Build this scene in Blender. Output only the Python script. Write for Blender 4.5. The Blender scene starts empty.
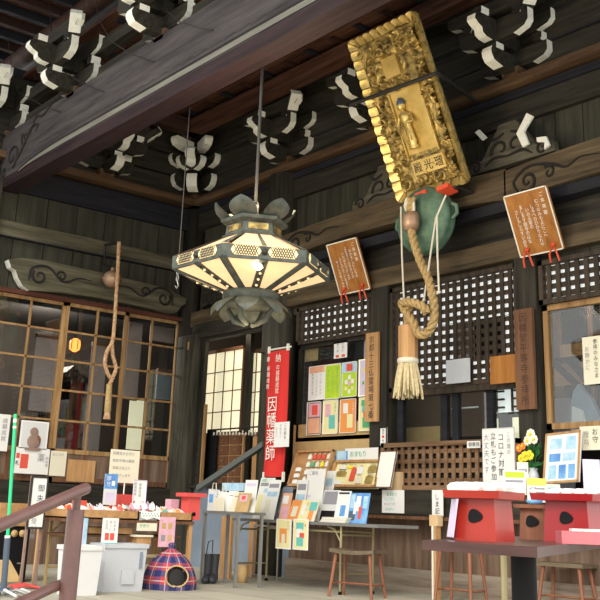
import bpy, math, random
from mathutils import Vector as V, Matrix
from math import sin, cos, pi, radians, tan
random.seed(7)
sc = bpy.context.scene
COL = sc.collection
# ------------------------------------------------------------------ camera
yaw, pit, rol = radians(-51.529), radians(17.347), radians(2.094)
F, PX, PY = 989.22, 297.72, 202.77
cy_, sy_, cp_, sp_, cr_, sr_ = cos(yaw), sin(yaw), cos(pit), sin(pit), cos(rol), sin(rol)
FW = V((sy_*cp_, cy_*cp_, sp_)); r0 = V((cy_, -sy_, 0)); u0 = r0.cross(FW)
RT = cr_*r0+sr_*u0; UP = -sr_*r0+cr_*u0
C = V((13.241, -8.407, 0.8))
cam = bpy.data.cameras.new('camera'); co = bpy.data.objects.new('camera', cam); COL.objects.link(co)
co.matrix_world = Matrix(((RT.x, UP.x, -FW.x, C.x), (RT.y, UP.y, -FW.y, C.y), (RT.z, UP.z, -FW.z, C.z), (0, 0, 0, 1)))
cam.sensor_width = 36; cam.lens = F*36/600; cam.shift_x = (300-PX)/600; cam.shift_y = -(300-PY)/600
cam.clip_end = 300
sc.camera = co
# ------------------------------------------------------------------ light
sc.view_settings.view_transform = 'Standard'; sc.view_settings.look = 'None'
sc.view_settings.gamma = 1; sc.view_settings.use_curve_mapping = False
sc.view_settings.exposure = 0.85
w = bpy.data.worlds.new('sky'); sc.world = w; w.use_nodes = True
bg = w.node_tree.nodes['Background']; bg.inputs[0].default_value = (1.0, .985, .94, 1); bg.inputs[1].default_value = 1.0
sun = bpy.data.lights.new('sun', 'SUN'); so = bpy.data.objects.new('sun', sun); COL.objects.link(so)
sun.energy = 1.2; sun.angle = radians(25); sun.color = (1, .95, .86)
so.rotation_euler = V((-.5, .62, -.62)).to_track_quat('-Z', 'Y').to_euler()

# ------------------------------------------------------------------ pixel -> real surface
def ray(x, y): return RT*((x-PX)/F)-UP*((y-PY)/F)+FW
def onY(x, y, Y=0.0): d = ray(x, y); return C+d*((Y-C.y)/d.y)
def onX(x, y, X=0.0): d = ray(x, y); return C+d*((X-C.x)/d.x)
def onZ(x, y, Z=0.0): d = ray(x, y); return C+d*((Z-C.z)/d.z)
def at(x, y, dep): return C+ray(x, y)*dep
def depth(p): return (V(p)-C).dot(FW)

# ------------------------------------------------------------------ materials
MATS = {}
def mat(name, col, rough=.6, metal=0, noise=0, nscale=8, col2=None, emit=0, bump=0, stretch=(1, 1, 1), alpha=1, spec=None, trans=0, coat=0):
    if name in MATS: return MATS[name]
    m = bpy.data.materials.new(name); m.use_nodes = True; nt = m.node_tree; N = nt.nodes; L = nt.links
    b = N['Principled BSDF']
    b.inputs['Roughness'].default_value = rough; b.inputs['Metallic'].default_value = metal
    b.inputs['Base Color'].default_value = (*col, 1)
    if spec is not None: b.inputs['Specular IOR Level'].default_value = spec
    if coat: b.inputs['Coat Weight'].default_value = coat
    if trans: b.inputs['Transmission Weight'].default_value = trans
    if alpha < 1: b.inputs['Alpha'].default_value = alpha
    if noise or bump or col2:
        tc = N.new('ShaderNodeTexCoord'); mp = N.new('ShaderNodeMapping'); mp.inputs['Scale'].default_value = stretch
        L.new(tc.outputs['Object'], mp.inputs['Vector'])
        nz = N.new('ShaderNodeTexNoise'); nz.inputs['Scale'].default_value = nscale; nz.inputs['Detail'].default_value = 6
        nz.inputs['Roughness'].default_value = .65
        L.new(mp.outputs[0], nz.inputs['Vector'])
        cr = N.new('ShaderNodeValToRGB'); cr.color_ramp.elements[0].position = .32; cr.color_ramp.elements[1].position = .7
        c2 = col2 if col2 else tuple(min(1, c*(1+noise)) for c in col); c1 = tuple(c*(1-noise) for c in col) if not col2 else col
        cr.color_ramp.elements[0].color = (*c1, 1); cr.color_ramp.elements[1].color = (*c2, 1)
        L.new(nz.outputs['Fac'], cr.inputs[0]); L.new(cr.outputs[0], b.inputs['Base Color'])
        if bump:
            bp = N.new('ShaderNodeBump'); bp.inputs['Strength'].default_value = bump; bp.inputs['Distance'].default_value = .02
            L.new(nz.outputs['Fac'], bp.inputs['Height']); L.new(bp.outputs[0], b.inputs['Normal'])
    if emit:
        b.inputs['Emission Color'].default_value = (*col, 1); b.inputs['Emission Strength'].default_value = emit
    MATS[name] = m; return m
def wood(name, c1, c2, ax='x', rough=.62, sc_=3.0, bump=.35):
    st = {'x': (.35, 5, 5), 'y': (5, .35, 5), 'z': (5, 5, .35)}[ax]
    return mat(name, c1, rough, col2=c2, nscale=sc_, stretch=st, bump=bump, spec=.22)
DK1, DK2 = (.012, .011, .009), (.052, .047, .034)
M_dkx = wood('dark_weathered_wood_x', DK1, DK2, 'x'); M_dky = wood('dark_weathered_wood_y', DK1, DK2, 'y'); M_dkz = wood('dark_weathered_wood_z', DK1, DK2, 'z')
M_bdz = wood('grey_board_wood', (.026, .026, .019), (.070, .068, .047), 'z', sc_=2)
M_frog = wood('carved_strut_wood', (.045, .040, .028), (.15, .135, .095), 'x')
M_black = wood('soot_dark_wood', (.010, .011, .016), (.028, .028, .034), 'x')
M_blacky = wood('soot_dark_wood_y', (.010, .011, .016), (.028, .028, .034), 'y')
M_brx = wood('brown_rail_x', (.050, .028, .015), (.17, .10, .052), 'x'); M_bry = wood('brown_rail_y', (.050, .028, .015), (.17, .10, .052), 'y')
M_red = wood('reddish_ceiling_wood', (.032, .014, .009), (.14, .062, .038), 'x'); M_redy = wood('reddish_ceiling_wood_y', (.02, .010, .008), (.065, .03, .019), 'y')
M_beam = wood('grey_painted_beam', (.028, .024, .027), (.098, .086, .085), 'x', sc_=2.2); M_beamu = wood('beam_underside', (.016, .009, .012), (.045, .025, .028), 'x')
M_beamgrey = wood('beam_edge_grey', (.13, .125, .105), (.24, .23, .19), 'x', bump=.1)
M_kor = wood('tie_beam_warm', (.040, .029, .017), (.17, .125, .070), 'x', sc_=2.4); M_kory = wood('tie_beam_left', (.038, .036, .023), (.16, .145, .095), 'y', sc_=2.4)
M_fade = mat('faded_ink', (.055, .030, .020), .8)
M_groove = mat('carved_groove', (.012, .010, .008), .8)
M_low = wood('worn_plank_wood', (.085, .048, .034), (.27, .185, .13), 'z', sc_=1.6)
M_grime = wood('pale_grime', (.17, .12, .085), (.42, .36, .29), 'x', sc_=2)
M_sash = wood('honey_sash_wood', (.23, .125, .05), (.50, .31, .14), 'z', bump=.1); M_sashr = wood('red_brown_head', (.06, .02, .014), (.13, .048, .03), 'y')
M_tan = wood('tan_wood', (.40, .21, .085), (.62, .37, .17), 'z', bump=.1); M_tanx = wood('tan_wood_x', (.36, .185, .075), (.56, .33, .15), 'x', bump=.1)
M_pale = wood('pale_wood', (.62, .42, .22), (.80, .60, .36), 'z', bump=.05)
M_brd = wood('brown_board', (.10, .045, .024), (.22, .11, .058), 'z', bump=.15)
M_sign = wood('amber_sign_wood', (.27, .10, .022), (.50, .22, .055), 'z', sc_=2.4, bump=.05)
M_latt = wood('lattice_wood', (.025, .019, .014), (.080, .060, .042), 'z', bump=.1)
M_lattw = wood('lattice_warm_wood', (.12, .065, .035), (.33, .20, .11), 'x', bump=.1)
M_white = mat('white_paint', (.86, .86, .76), .7, noise=.08, nscale=20)
M_paper = mat('paper', (.86, .86, .83), .8); M_cream = mat('cream_paper', (.80, .76, .60), .8); M_yel = mat('yellow_paper', (.86, .74, .12), .7)
M_ink = mat('black_ink', (.03, .03, .035), .7); M_inkg = mat('grey_ink', (.30, .30, .34), .7); M_whitetxt = mat('white_lettering', (.92, .90, .84), .6)
M_redp = mat('vermilion_lacquer', (.40, .022, .009), .38, noise=.12, nscale=6, coat=.15); M_redd = mat('crimson_lacquer', (.34, .012, .016), .35, coat=.15)
M_banner = mat('red_banner_cloth', (.72, .035, .03), .8); M_redplastic = mat('red_plastic', (.75, .10, .09), .45)
M_redmetal = mat('orange_red_metal', (.72, .08, .03), .45)
M_gold = mat('gold_leaf', (.50, .35, .09), .38, metal=.7, col2=(.86, .68, .28), nscale=9, bump=.4)
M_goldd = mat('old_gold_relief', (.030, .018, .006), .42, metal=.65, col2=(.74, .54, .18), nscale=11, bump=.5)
M_golds = mat('smooth_gold_panel', (.46, .29, .06), .42, metal=.5, col2=(.86, .63, .22), nscale=2)
M_verd = mat('verdigris_bronze', (.055, .125, .085), .65, metal=.2, col2=(.17, .28, .19), nscale=7, bump=.3)
M_verl = mat('lantern_patina', (.045, .052, .044), .6, metal=.2, col2=(.135, .155, .13), nscale=8, bump=.2)
M_iron = mat('dark_iron', (.055, .052, .05), .5, metal=.6); M_bronze = mat('bronze_bell', (.36, .22, .13), .45, metal=.4, col2=(.50, .34, .23))
M_rope = mat('straw_rope', (.34, .22, .085), .9, col2=(.58, .42, .19), nscale=30, bump=.5); M_straw = mat('pale_straw', (.52, .42, .22), .9, col2=(.74, .64, .40), nscale=30); M_cord = mat('white_cord', (.72, .68, .56), .9)
M_rope2 = mat('red_tan_rope', (.42, .20, .10), .9, col2=(.72, .52, .30), nscale=22, bump=.4)
M_glow = mat('lit_lantern_shade', (.92, .60, .32), .6, emit=.42, noise=.12, nscale=4); M_glow2 = mat('lit_lantern_top', (.85, .52, .30), .6, emit=.40)
M_glow3 = mat('lit_lattice_paper', (.95, .66, .32), .6, emit=.5); M_bulb = mat('bulb_glow', (1, .82, .5), .4, emit=14)
M_glowpaper = mat('glowing_shoji_paper', (.80, .74, .50), .8, emit=.42, col2=(.86, .82, .62), nscale=1.2)  # emission stands in for room light on the shoji paper
M_glowwhite = mat('glowing_white_backing', (.82, .84, .84), .8, emit=.42)  # self-glow in place of bright light showing through the lattices
M_ember = mat('amber_reflection_glow', (1, .30, .06), .5, emit=1.6)
M_floor = None
M_steel = mat('grey_steel', (.34, .34, .33), .4, metal=.5); M_railg = mat('grey_green_metal', (.10, .11, .10), .5, metal=.3); M_tanmetal = mat('khaki_tube', (.42, .36, .20), .45, metal=.3)
M_tabtop = mat('grey_laminate', (.20, .20, .19), .4); M_dktop = wood('dark_brown_tabletop', (.07, .035, .032), (.12, .065, .058), 'x', rough=.28, bump=.02)
M_rail = mat('brown_painted_rail', (.15, .075, .068), .38, noise=.15, nscale=12, coat=.2)
M_plastic = mat('white_plastic', (.72, .73, .73), .45); M_plast2 = mat('cloudy_plastic', (.66, .69, .74), .3, noise=.06, nscale=3, trans=.15)
M_blk = mat('black_matte', (.009, .009, .010), .65, spec=.2); M_boot = mat('dark_grey_rubber', (.05, .055, .065), .4)
M_blue = mat('blue_print', (.05, .20, .62), .6, col2=(.25, .55, .85), nscale=6); M_sky = mat('sky_blue_print', (.25, .52, .74), .6, col2=(.62, .80, .9), nscale=9)
M_pink = mat('pink_print', (.80, .45, .55), .7, noise=.15, nscale=20); M_pinkbox = mat('rose_pink_card', (.72, .17, .20), .6); M_lav = mat('lavender_print', (.70, .62, .80), .7, noise=.1, nscale=12)
M_green = mat('lime_print', (.48, .70, .03), .7, noise=.1); M_grn2 = mat('green_print', (.10, .45, .20), .7); M_oran = mat('orange_print', (.85, .33, .08), .7)
M_peach = mat('peach_print', (.85, .45, .28), .7, noise=.1); M_brnp = mat('brown_print', (.30, .20, .16), .7, noise=.2); M_redk = mat('red_ink', (.75, .10, .06), .7)
M_yelp = mat('pale_yellow_print', (.86, .80, .42), .7); M_tealp = mat('teal_print', (.15, .55, .50), .7)
M_bluegrey = mat('blue_grey_panel', (.24, .30, .38), .6, noise=.12, nscale=2); M_stoolt = wood('stool_top_grey', (.10, .075, .05), (.22, .17, .11), 'x'); M_stooll = wood('stool_leg_red', (.20, .075, .045), (.36, .16, .09), 'z', bump=.1)
M_leaf = mat('leaf_green', (.03, .16, .04), .5, noise=.3, nscale=20); M_flw = mat('white_petal', (.90, .88, .74), .7); M_fly = mat('yellow_petal', (.92, .78, .05), .7); M_flo = mat('orange_petal', (.92, .28, .05), .7)
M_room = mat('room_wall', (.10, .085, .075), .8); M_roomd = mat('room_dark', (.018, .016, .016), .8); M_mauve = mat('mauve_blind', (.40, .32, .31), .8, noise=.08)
M_brcloth = mat('brown_curtain', (.15, .095, .065), .8, noise=.1); M_skin = M_gold
M_cork = mat('tan_card', (.58, .40, .18), .8, noise=.1)
M_lightgreen = mat('bright_green_tube', (.03, .65, .28), .4); M_navy = mat('slate_tube', (.08, .11, .16), .5)

def glass(name, fac, tint=(1, 1, 1)):
    m = bpy.data.materials.new(name); m.use_nodes = True; N = m.node_tree.nodes; L = m.node_tree.links
    for n in list(N): N.remove(n)
    o = N.new('ShaderNodeOutputMaterial'); mx = N.new('ShaderNodeMixShader'); t = N.new('ShaderNodeBsdfTransparent'); g = N.new('ShaderNodeBsdfGlossy')
    t.inputs[0].default_value = (*tint, 1); g.inputs['Roughness'].default_value = .02; mx.inputs[0].default_value = fac
    L.new(t.outputs[0], mx.inputs[1]); L.new(g.outputs[0], mx.inputs[2]); L.new(mx.outputs[0], o.inputs[0]); return m
M_glass = glass('window_glass', .07, (.9, .93, .93))

def floor_mat():
    m = bpy.data.materials.new('stone_paving'); m.use_nodes = True; N = m.node_tree.nodes; L = m.node_tree.links; b = N['Principled BSDF']
    tc = N.new('ShaderNodeTexCoord'); br = N.new('ShaderNodeTexBrick'); br.inputs['Scale'].default_value = 1; br.inputs['Brick Width'].default_value = 1.1; br.inputs['Row Height'].default_value = .55
    br.inputs['Mortar Size'].default_value = .008; br.inputs['Color1'].default_value = (.55, .52, .43, 1); br.inputs['Color2'].default_value = (.46, .44, .37, 1); br.inputs['Mortar'].default_value = (.22, .20, .17, 1)
    nz = N.new('ShaderNodeTexNoise'); nz.inputs['Scale'].default_value = 3; nz.inputs['Detail'].default_value = 8
    mx = N.new('ShaderNodeMix'); mx.data_type = 'RGBA'; mx.blend_type = 'MULTIPLY'; mx.inputs[0].default_value = .6
    cr = N.new('ShaderNodeValToRGB'); cr.color_ramp.elements[0].color = (.65, .65, .62, 1); cr.color_ramp.elements[1].color = (1.1, 1.1, 1.05, 1)
    L.new(tc.outputs['Object'], br.inputs['Vector']); L.new(tc.outputs['Object'], nz.inputs['Vector']); L.new(nz.outputs['Fac'], cr.inputs[0])
    L.new(br.outputs['Color'], mx.inputs[6]); L.new(cr.outputs[0], mx.inputs[7]); L.new(mx.outputs[2], b.inputs['Base Color']); b.inputs['Roughness'].default_value = .75
    return m
def tartan_mat():
    m = bpy.data.materials.new('tartan_cloth'); m.use_nodes = True; N = m.node_tree.nodes; L = m.node_tree.links; b = N['Principled BSDF']; b.inputs['Roughness'].default_value = .9
    tc = N.new('ShaderNodeTexCoord'); sp = N.new('ShaderNodeSeparateXYZ'); L.new(tc.outputs['Object'], sp.inputs[0])
    def stripes(src, per, duty, add=0):
        a = N.new('ShaderNodeMath'); a.operation = 'MULTIPLY_ADD'; a.inputs[1].default_value = 1/per; a.inputs[2].default_value = add+10; L.new(src, a.inputs[0])
        f = N.new('ShaderNodeMath'); f.operation = 'FRACT'; L.new(a.outputs[0], f.inputs[0])
        l = N.new('ShaderNodeMath'); l.operation = 'LESS_THAN'; l.inputs[1].default_value = duty; L.new(f.outputs[0], l.inputs[0]); return l.outputs[0]
    def mix(f, a, bcol):
        x = N.new('ShaderNodeMix'); x.data_type = 'RGBA'; L.new(f, x.inputs[0])
        if isinstance(a, tuple): x.inputs[6].default_value = (*a, 1)
        else: L.new(a, x.inputs[6])
        if isinstance(bcol, tuple): x.inputs[7].default_value = (*bcol, 1)
        else: L.new(bcol, x.inputs[7])
        return x.outputs[2]
    at2 = N.new('ShaderNodeMath'); at2.operation = 'ARCTAN2'; L.new(sp.outputs[0], at2.inputs[0]); L.new(sp.outputs[1], at2.inputs[1])
    h = stripes(sp.outputs[2], .13, .45); v = stripes(at2.outputs[0], .62, .45); h2 = stripes(sp.outputs[2], .13, .07, .35); v2 = stripes(at2.outputs[0], .62, .07, .35)
    c = mix(h, (.55, .06, .07), (.10, .08, .20)); d = mix(h, (.22, .06, .14), (.025, .03, .13))
    c = mix(v, c, d); c = mix(h2, c, (.62, .45, .42)); c = mix(v2, c, (.55, .38, .42)); L.new(c, b.inputs['Base Color']); return m

# ------------------------------------------------------------------ mesh builder
GL = {}
_fc = bpy.data.curves.new('glyph_source', 'FONT'); _fc.resolution_u = 2; _fo = bpy.data.objects.new('glyph_source', _fc); COL.objects.link(_fo)
def glyph(ch):
    if ch not in GL:
        _fc.body = ch; bpy.context.view_layer.update()
        m = bpy.data.meshes.new_from_object(_fo.evaluated_get(bpy.context.evaluated_depsgraph_get()))
        vs = [tuple(v.co) for v in m.vertices]; fs = [tuple(p.vertices) for p in m.polygons]; bpy.data.meshes.remove(m)
        if vs:
            x0 = min(v[0] for v in vs); x1 = max(v[0] for v in vs)
        else: x0 = 0; x1 = .3
        GL[ch] = (vs, fs, x0, x1)
    return GL[ch]
class MB:
    def __init__(s): s.v = []; s.f = []; s.m = []; s.sm = []; s.mats = []
    def mi(s, m):
        if m not in s.mats: s.mats.append(m)
        return s.mats.index(m)
    def add(s, vs, fs, m, smooth=False):
        b = len(s.v); i = s.mi(m); s.v += [V(q) for q in vs]
        for f in fs: s.f.append(tuple(b+k for k in f)); s.m.append(i); s.sm.append(smooth)
        return s
    def box(s, c, d, m, rz=0, R=None):
        x, y, z = d[0]/2, d[1]/2, d[2]/2
        vs = [V((a*x, b*y, e*z)) for a in (-1, 1) for b in (-1, 1) for e in (-1, 1)]
        if rz: Rm = Matrix.Rotation(rz, 3, 'Z'); vs = [Rm@q for q in vs]
        if R: vs = [R@q for q in vs]
        vs = [q+V(c) for q in vs]
        return s.add(vs, [(0, 1, 3, 2), (4, 6, 7, 5), (0, 4, 5, 1), (2, 3, 7, 6), (0, 2, 6, 4), (1, 5, 7, 3)], m)
    def b2(s, x0, x1, y0, y1, z0, z1, m): return s.box(((x0+x1)/2, (y0+y1)/2, (z0+z1)/2), (abs(x1-x0), abs(y1-y0), abs(z1-z0)), m)
    def slab(s, o, U, W, Nn, m):  # parallelepiped at corner o
        o, U, W, Nn = V(o), V(U), V(W), V(Nn)
        vs = [o+U*a+W*b+Nn*e for a in (0, 1) for b in (0, 1) for e in (0, 1)]
        return s.add(vs, [(0, 1, 3, 2), (4, 6, 7, 5), (0, 4, 5, 1), (2, 3, 7, 6), (0, 2, 6, 4), (1, 5, 7, 3)], m)
    def prism(s, pts, o, U, W, Nn, m, m2=None, side=None):  # profile pts in (U,W), extruded along Nn; side(i)->mat
        o, U, W, Nn = V(o), V(U), V(W), V(Nn); n = len(pts)
        a = [o+U*p[0]+W*p[1] for p in pts]; b = [q+Nn for q in a]
        s.add(a+b, [tuple(range(n)), tuple(range(2*n-1, n-1, -1))], m)
        for i in range(n):
            j = (i+1) % n; mm = side(i) if side else (m2 or m)
            s.add([a[i], a[j], b[j], b[i]], [(0, 3, 2, 1)], mm)
        return s
    def tube(s, pts, r, m, n=8, close=True, smooth=True):
        pts = [V(p) for p in pts]; rs = r if isinstance(r, (list, tuple)) else [r]*len(pts); vs = []; fs = []
        up = V((0, 0, 1)); prev = None
        for i, p in enumerate(pts):
            t = (pts[min(i+1, len(pts)-1)]-pts[max(i-1, 0)])
            if t.length < 1e-9: t = V((0, 0, 1))
            t.normalize()
            if prev is None: a = t.orthogonal().normalized()
            else:
                a = prev-t*prev.dot(t)
                a = a.normalized() if a.length > 1e-6 else t.orthogonal().normalized()
            prev = a; b = t.cross(a)
            for k in range(n): vs.append(p+(a*cos(2*pi*k/n)+b*sin(2*pi*k/n))*rs[i])
        for i in range(len(pts)-1):
            for k in range(n): q = (k+1) % n; fs.append((i*n+k, i*n+q, (i+1)*n+q, (i+1)*n+k))
        s.add(vs, fs, m, smooth)
        if close: s.add(vs[:n], [tuple(range(n-1, -1, -1))], m); s.add(vs[-n:], [tuple(range(n))], m)
        return s
    def lathe(s, prof, c, m, n=24, ax='z', smooth=True, a0=0):
        vs = []; fs = []; c = V(c)
        for r, h in prof:
            for k in range(n):
                t = 2*pi*k/n+a0; q = (r*cos(t), r*sin(t), h)
                if ax == 'y': q = (q[0], q[2], q[1])
                if ax == 'x': q = (q[2], q[0], q[1])
                vs.append(c+V(q))
        for i in range(len(prof)-1):
            for k in range(n): q = (k+1) % n; fs.append((i*n+k, i*n+q, (i+1)*n+q, (i+1)*n+k))
        return s.add(vs, fs, m, smooth)
    def ball(s, c, r, m, n=10, sz=(1, 1, 1)):
        k = max(5, n//2+1); vs = []; fs = []
        for i in range(k+1):
            ph = pi*i/k
            for j in range(n): t = 2*pi*j/n; vs.append(V(c)+V((r*sz[0]*sin(ph)*cos(t), r*sz[1]*sin(ph)*sin(t), r*sz[2]*cos(ph))))
        for i in range(k):
            for j in range(n): q = (j+1) % n; fs.append((i*n+j, (i+1)*n+j, (i+1)*n+q, i*n+q))
        return s.add(vs, fs, m, True)
    def quad(s, o, U, W, m): o, U, W = V(o), V(U), V(W); return s.add([o, o+U, o+U+W, o+W], [(0, 1, 2, 3)], m)
    def text(s, st, o, U, W, size, m, vert=True, gap=1.08, sx=1.0):
        """o: top-left (horizontal) or top-centre (vertical); U,W unit vectors in the plane"""
        o, U, W = V(o), V(U), V(W); pen = 0
        for ch in st:
            vs, fs, x0, x1 = glyph(ch)
            if vert:
                if vs: s.add([o+U*((v[0]-(x0+x1)/2)*size*sx)+W*((v[1]-.85)*size-pen) for v in vs], fs, m)
                pen += size*gap
            else:
                if vs: s.add([o+U*((v[0])*size+pen)+W*((v[1]-.85)*size) for v in vs], fs, m)
                pen += size*(max(x1, .3)+.08)
        return s
    def build(s, name, parent=None, loc=(0, 0, 0), label=None):
        me = bpy.data.meshes.new(name); L = V(loc)
        me.from_pydata([tuple(v-L) for v in s.v], [], s.f)
        for m in s.mats: me.materials.append(m)
        me.polygons.foreach_set('material_index', s.m); me.polygons.foreach_set('use_smooth', s.sm); me.update()
        o = bpy.data.objects.new(name, me); COL.objects.link(o)
        if parent: o.parent = parent
        else: o.location = L
        if label: o['label'] = label
        return o
def tag(o, label, cat, group=None, kind=None):
    if label: o['label'] = label
    if cat: o['category'] = cat
    if group: o['group'] = group
    if kind: o['kind'] = kind
    return o
class Thing:
    """Empty at the base; parts are given in world coordinates"""
    def __init__(s, name, label, cat, loc, group=None):
        s.o = bpy.data.objects.new(name, None); COL.objects.link(s.o); s.o.location = loc; s.L = V(loc); s.o.empty_display_size = .1
        tag(s.o, label, cat, group)
    def part(s, name, mb, parent=None, label=None): return mb.build(name, parent or s.o, s.L, label)
def solo(name, mb, label, cat, group=None, loc=None):
    if loc is None:
        n = len(mb.v); loc = (sum(v.x for v in mb.v)/n, sum(v.y for v in mb.v)/n, min(v.z for v in mb.v))
    return tag(mb.build(name, None, loc), label, cat, group)
def struct(name, mb, loc=(0, 0, 0)):
    o = mb.build(name, None, loc); o['kind'] = 'structure'; return o
def dup(o, parent=None):
    c = o.copy(); COL.objects.link(c)
    if parent: c.parent = parent
    for ch in list(o.children): dup(ch, c)
    return c
X_, Y_, Z_ = V((1, 0, 0)), V((0, 1, 0)), V((0, 0, 1))

# ------------------------------------------------------------------ setting
fm = floor_mat()
struct('floor', MB().b2(-4, 16, -14, 3.5, -.12, 0, fm))
# right wall: lower planks, boards, beams (plane Y = 0 faces -Y)
WX = 9.2
struct('wall_right_lower', MB().b2(2.75, WX, .0, .12, .0, .80, M_low))
struct('baseboard_right', MB().b2(2.7, WX, -.03, .0, .0, .24, M_grime))
struct('wall_step', MB().b2(.35, 2.75, -.02, .3, 0, 1.12, M_bluegrey))
struct('trim_1', MB().b2(2.62, WX, -.25, .02, .775, 1.075, M_dkx).b2(2.62, WX, -.255, -.2, .765, .80, M_brd))          # heavy sill
mb = MB()
x = 2.5
while x < WX:
    mb.b2(x, x+.345, .02, .06, 3.4, 5.2, M_bdz); x += .355
struct('wall_right_boards', mb)
struct('wall_right_back', MB().b2(.0, WX, .07, .12, 3.3, 7.0, M_black).b2(.3, 2.4, .0, .06, 3.7, 5.2, M_bdz))
struct('beam_tie_head', MB().b2(.2, WX, -.10, .05, 3.50, 3.73, M_kor))
struct('trim_2', MB().b2(.3, 2.3, -.12, .04, 3.30, 3.52, M_dkx))
struct('wall_right_dark_band', MB().b2(2.5, WX, -.02, .02, 3.73, 4.2, M_dkx).b2(2.6, WX, -.2, 0, 4.02, 4.14, M_black))
struct('beam_dark_upper', MB().b2(.1, WX, -.06, .05, 5.08, 5.42, M_dkx).b2(.1, WX, -.10, .05, 5.36, 5.45, M_black))
struct('beam_rail_right', MB().b2(-.17, WX, -.17, .06, 5.49, 5.60, M_brx))
mb = MB()
for z0, z1, y in ((5.6, 5.95, .02), (5.97, 6.3, .0), (6.32, 6.8, -.05)): mb.b2(0, WX, y, .1, z0, z1, M_dkx); mb.b2(0, WX, y-.02, .1, z1, z1+.02, M_black)
struct('wall_right_bracket_boards', mb)
# left wall (plane X = 0 faces +X)
LY = -3.75
mb = MB(); y = -.2
while y > LY:
    mb.b2(-.06, -.02, y-.47, y-.005, 3.55, 5.2, M_bdz); y -= .475
struct('wall_left_boards', mb)
struct('wall_left_back', MB().b2(-.12, -.07, LY, 0, 3.5, 7.0, M_black))
struct('wall_left_lower', MB().b2(-.1, -.02, -7, 0, 0, .72, M_low))
struct('trim_3', MB().b2(-.1, .10, -7, -.2, .70, 1.06, M_dky))
struct('beam_dark_upper_left', MB().b2(-.05, .06, LY, 0, 5.08, 5.42, M_blacky))
struct('beam_rail_left', MB().b2(-.06, .17, LY, .05, 5.49, 5.60, M_bry))
struct('beam_rail_lower_left', MB().b2(-.05, .05, LY, -.15, 4.40, 4.62, M_kory).b2(-.05, .06, LY, -.15, 4.385, 4.40, M_black))
struct('trim_4', MB().b2(-.05, .08, LY, -.12, 3.60, 3.66, M_sashr))
mb = MB()
for z0, z1, xx in ((5.6, 5.95, -.02), (5.97, 6.3, .0), (6.32, 6.8, .05)): mb.b2(-.1, xx, LY, 0, z0, z1, M_dky)
struct('wall_left_bracket_boards', mb)
struct('wall_left_far', MB().b2(-.12, -.05, -7, -3.75, .7, 7.0, M_bdz).b2(-.05, .04, -7, -3.75, 4.4, 4.62, M_kory).b2(-.05, .04, -7, -3.75, 3.5, 3.62, M_sashr))
# pillars
def pillar(name, x, y, r, z0, z1, m, n=28): struct(name, MB().lathe([(0, z0), (r, z0), (r, z1), (0, z1)], (x, y, 0), m, n), (x, y, 0))
M_pil = wood('pillar_grey_wood', (.022, .022, .017), (.085, .080, .058), 'z')
pillar('pillar_corner', .02, -.02, .17, 0, 5.45, M_dkz)
struct('pillar_corner_lower', MB().b2(-.05, .48, -.2, .05, 0, 3.35, M_pil).b2(.34, .36, -.215, -.2, 3.12, 3.24, M_tan))
pillar('pillar_middle', 2.40, -.04, .235, 0, 5.46, M_pil)
struct('pillar_board_post', MB().b2(4.33, 4.62, -.1, .1, 1.07, 3.5, M_dkz))
struct('pillar_right_post', MB().b2(6.58, 6.86, -.1, .1, 1.07, 3.5, M_dkz))
struct('pillar_left_end', MB().b2(-.15, .15, -3.75, -3.36, 0, 5.2, M_dkz))
# the big near beam over the veranda, chamfered below, curved-up soffit line
by0, by1, bz0, bz1 = -3.38, -3.07, 5.05, 5.88
mb = MB().b2(-1.0, 11, by0, by1, bz0+.13, bz1, M_beam)
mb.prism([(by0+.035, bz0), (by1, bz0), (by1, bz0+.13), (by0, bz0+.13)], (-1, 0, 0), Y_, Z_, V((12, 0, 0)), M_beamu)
n = 40; pts = []
for i in range(n+1):                                                    # pale arched moulding along the lower edge
    t = i/n; x = .72+t*10.2; z = 5.155+.105*min(1, t*9)**.55; pts.append((x, z))
for i in range(n):
    (xa, za), (xb, zb) = pts[i], pts[i+1]; th0 = .012+.055*min(1, i/4); th1 = .012+.055*min(1, (i+1)/4)
    mb.add([(xa, by0-.012, za-th0), (xb, by0-.012, zb-th1), (xb, by0-.012, zb), (xa, by0-.012, za), (xa, by0, za), (xb, by0, zb)], [(0, 1, 2, 3), (3, 2, 5, 4)], M_beamgrey)
    mb.add([(xa, by0-.014, za+.012), (xb, by0-.014, zb+.012), (xb, by0-.014, zb+.03), (xa, by0-.014, za+.03)], [(0, 1, 2, 3)], M_groove)
    mb.add([(xa, by0-.013, za+.07), (xb, by0-.013, zb+.09), (xb, by0-.013, zb+.10), (xa, by0-.013, za+.075)], [(0, 1, 2, 3)], M_groove)
def spiral(mb, c, U, W, Nn, r, turns, m, rad=.016, flip=1, start=0, n=26, rend=.15):
    pts = []
    for i in range(n):
        t = i/(n-1); a = start+flip*turns*2*pi*t; q = r*(1-t*(1-rend)); pts.append(V(c)+V(U)*cos(a)*q+V(W)*sin(a)*q+V(Nn)*.004)
    mb.tube(pts, [rad*(1-.5*i/(n-1)) for i in range(n)], m, 6)
    return pts
def wave(mb, pts, o, U, W, Nn, m, rad=.016):
    P = [V(o)+V(U)*a+V(W)*b+V(Nn)*.004 for a, b in pts]; Q = []
    for i in range(len(P)-1):
        p0 = P[max(i-1, 0)]; p1 = P[i]; p2 = P[i+1]; p3 = P[min(i+2, len(P)-1)]
        for k in range(6):
            t = k/6; Q.append(.5*((2*p1)+(p2-p0)*t+(2*p0-5*p1+4*p2-p3)*t*t+(3*p1-p0-3*p2+p3)*t**3))
    Q.append(P[-1]); L = len(Q); mb.tube(Q, [rad*(.35+.65*sin(pi*min(1, .12+i/L))) for i in range(L)], m, 6)
nY = V((0, -1, 0))
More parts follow.
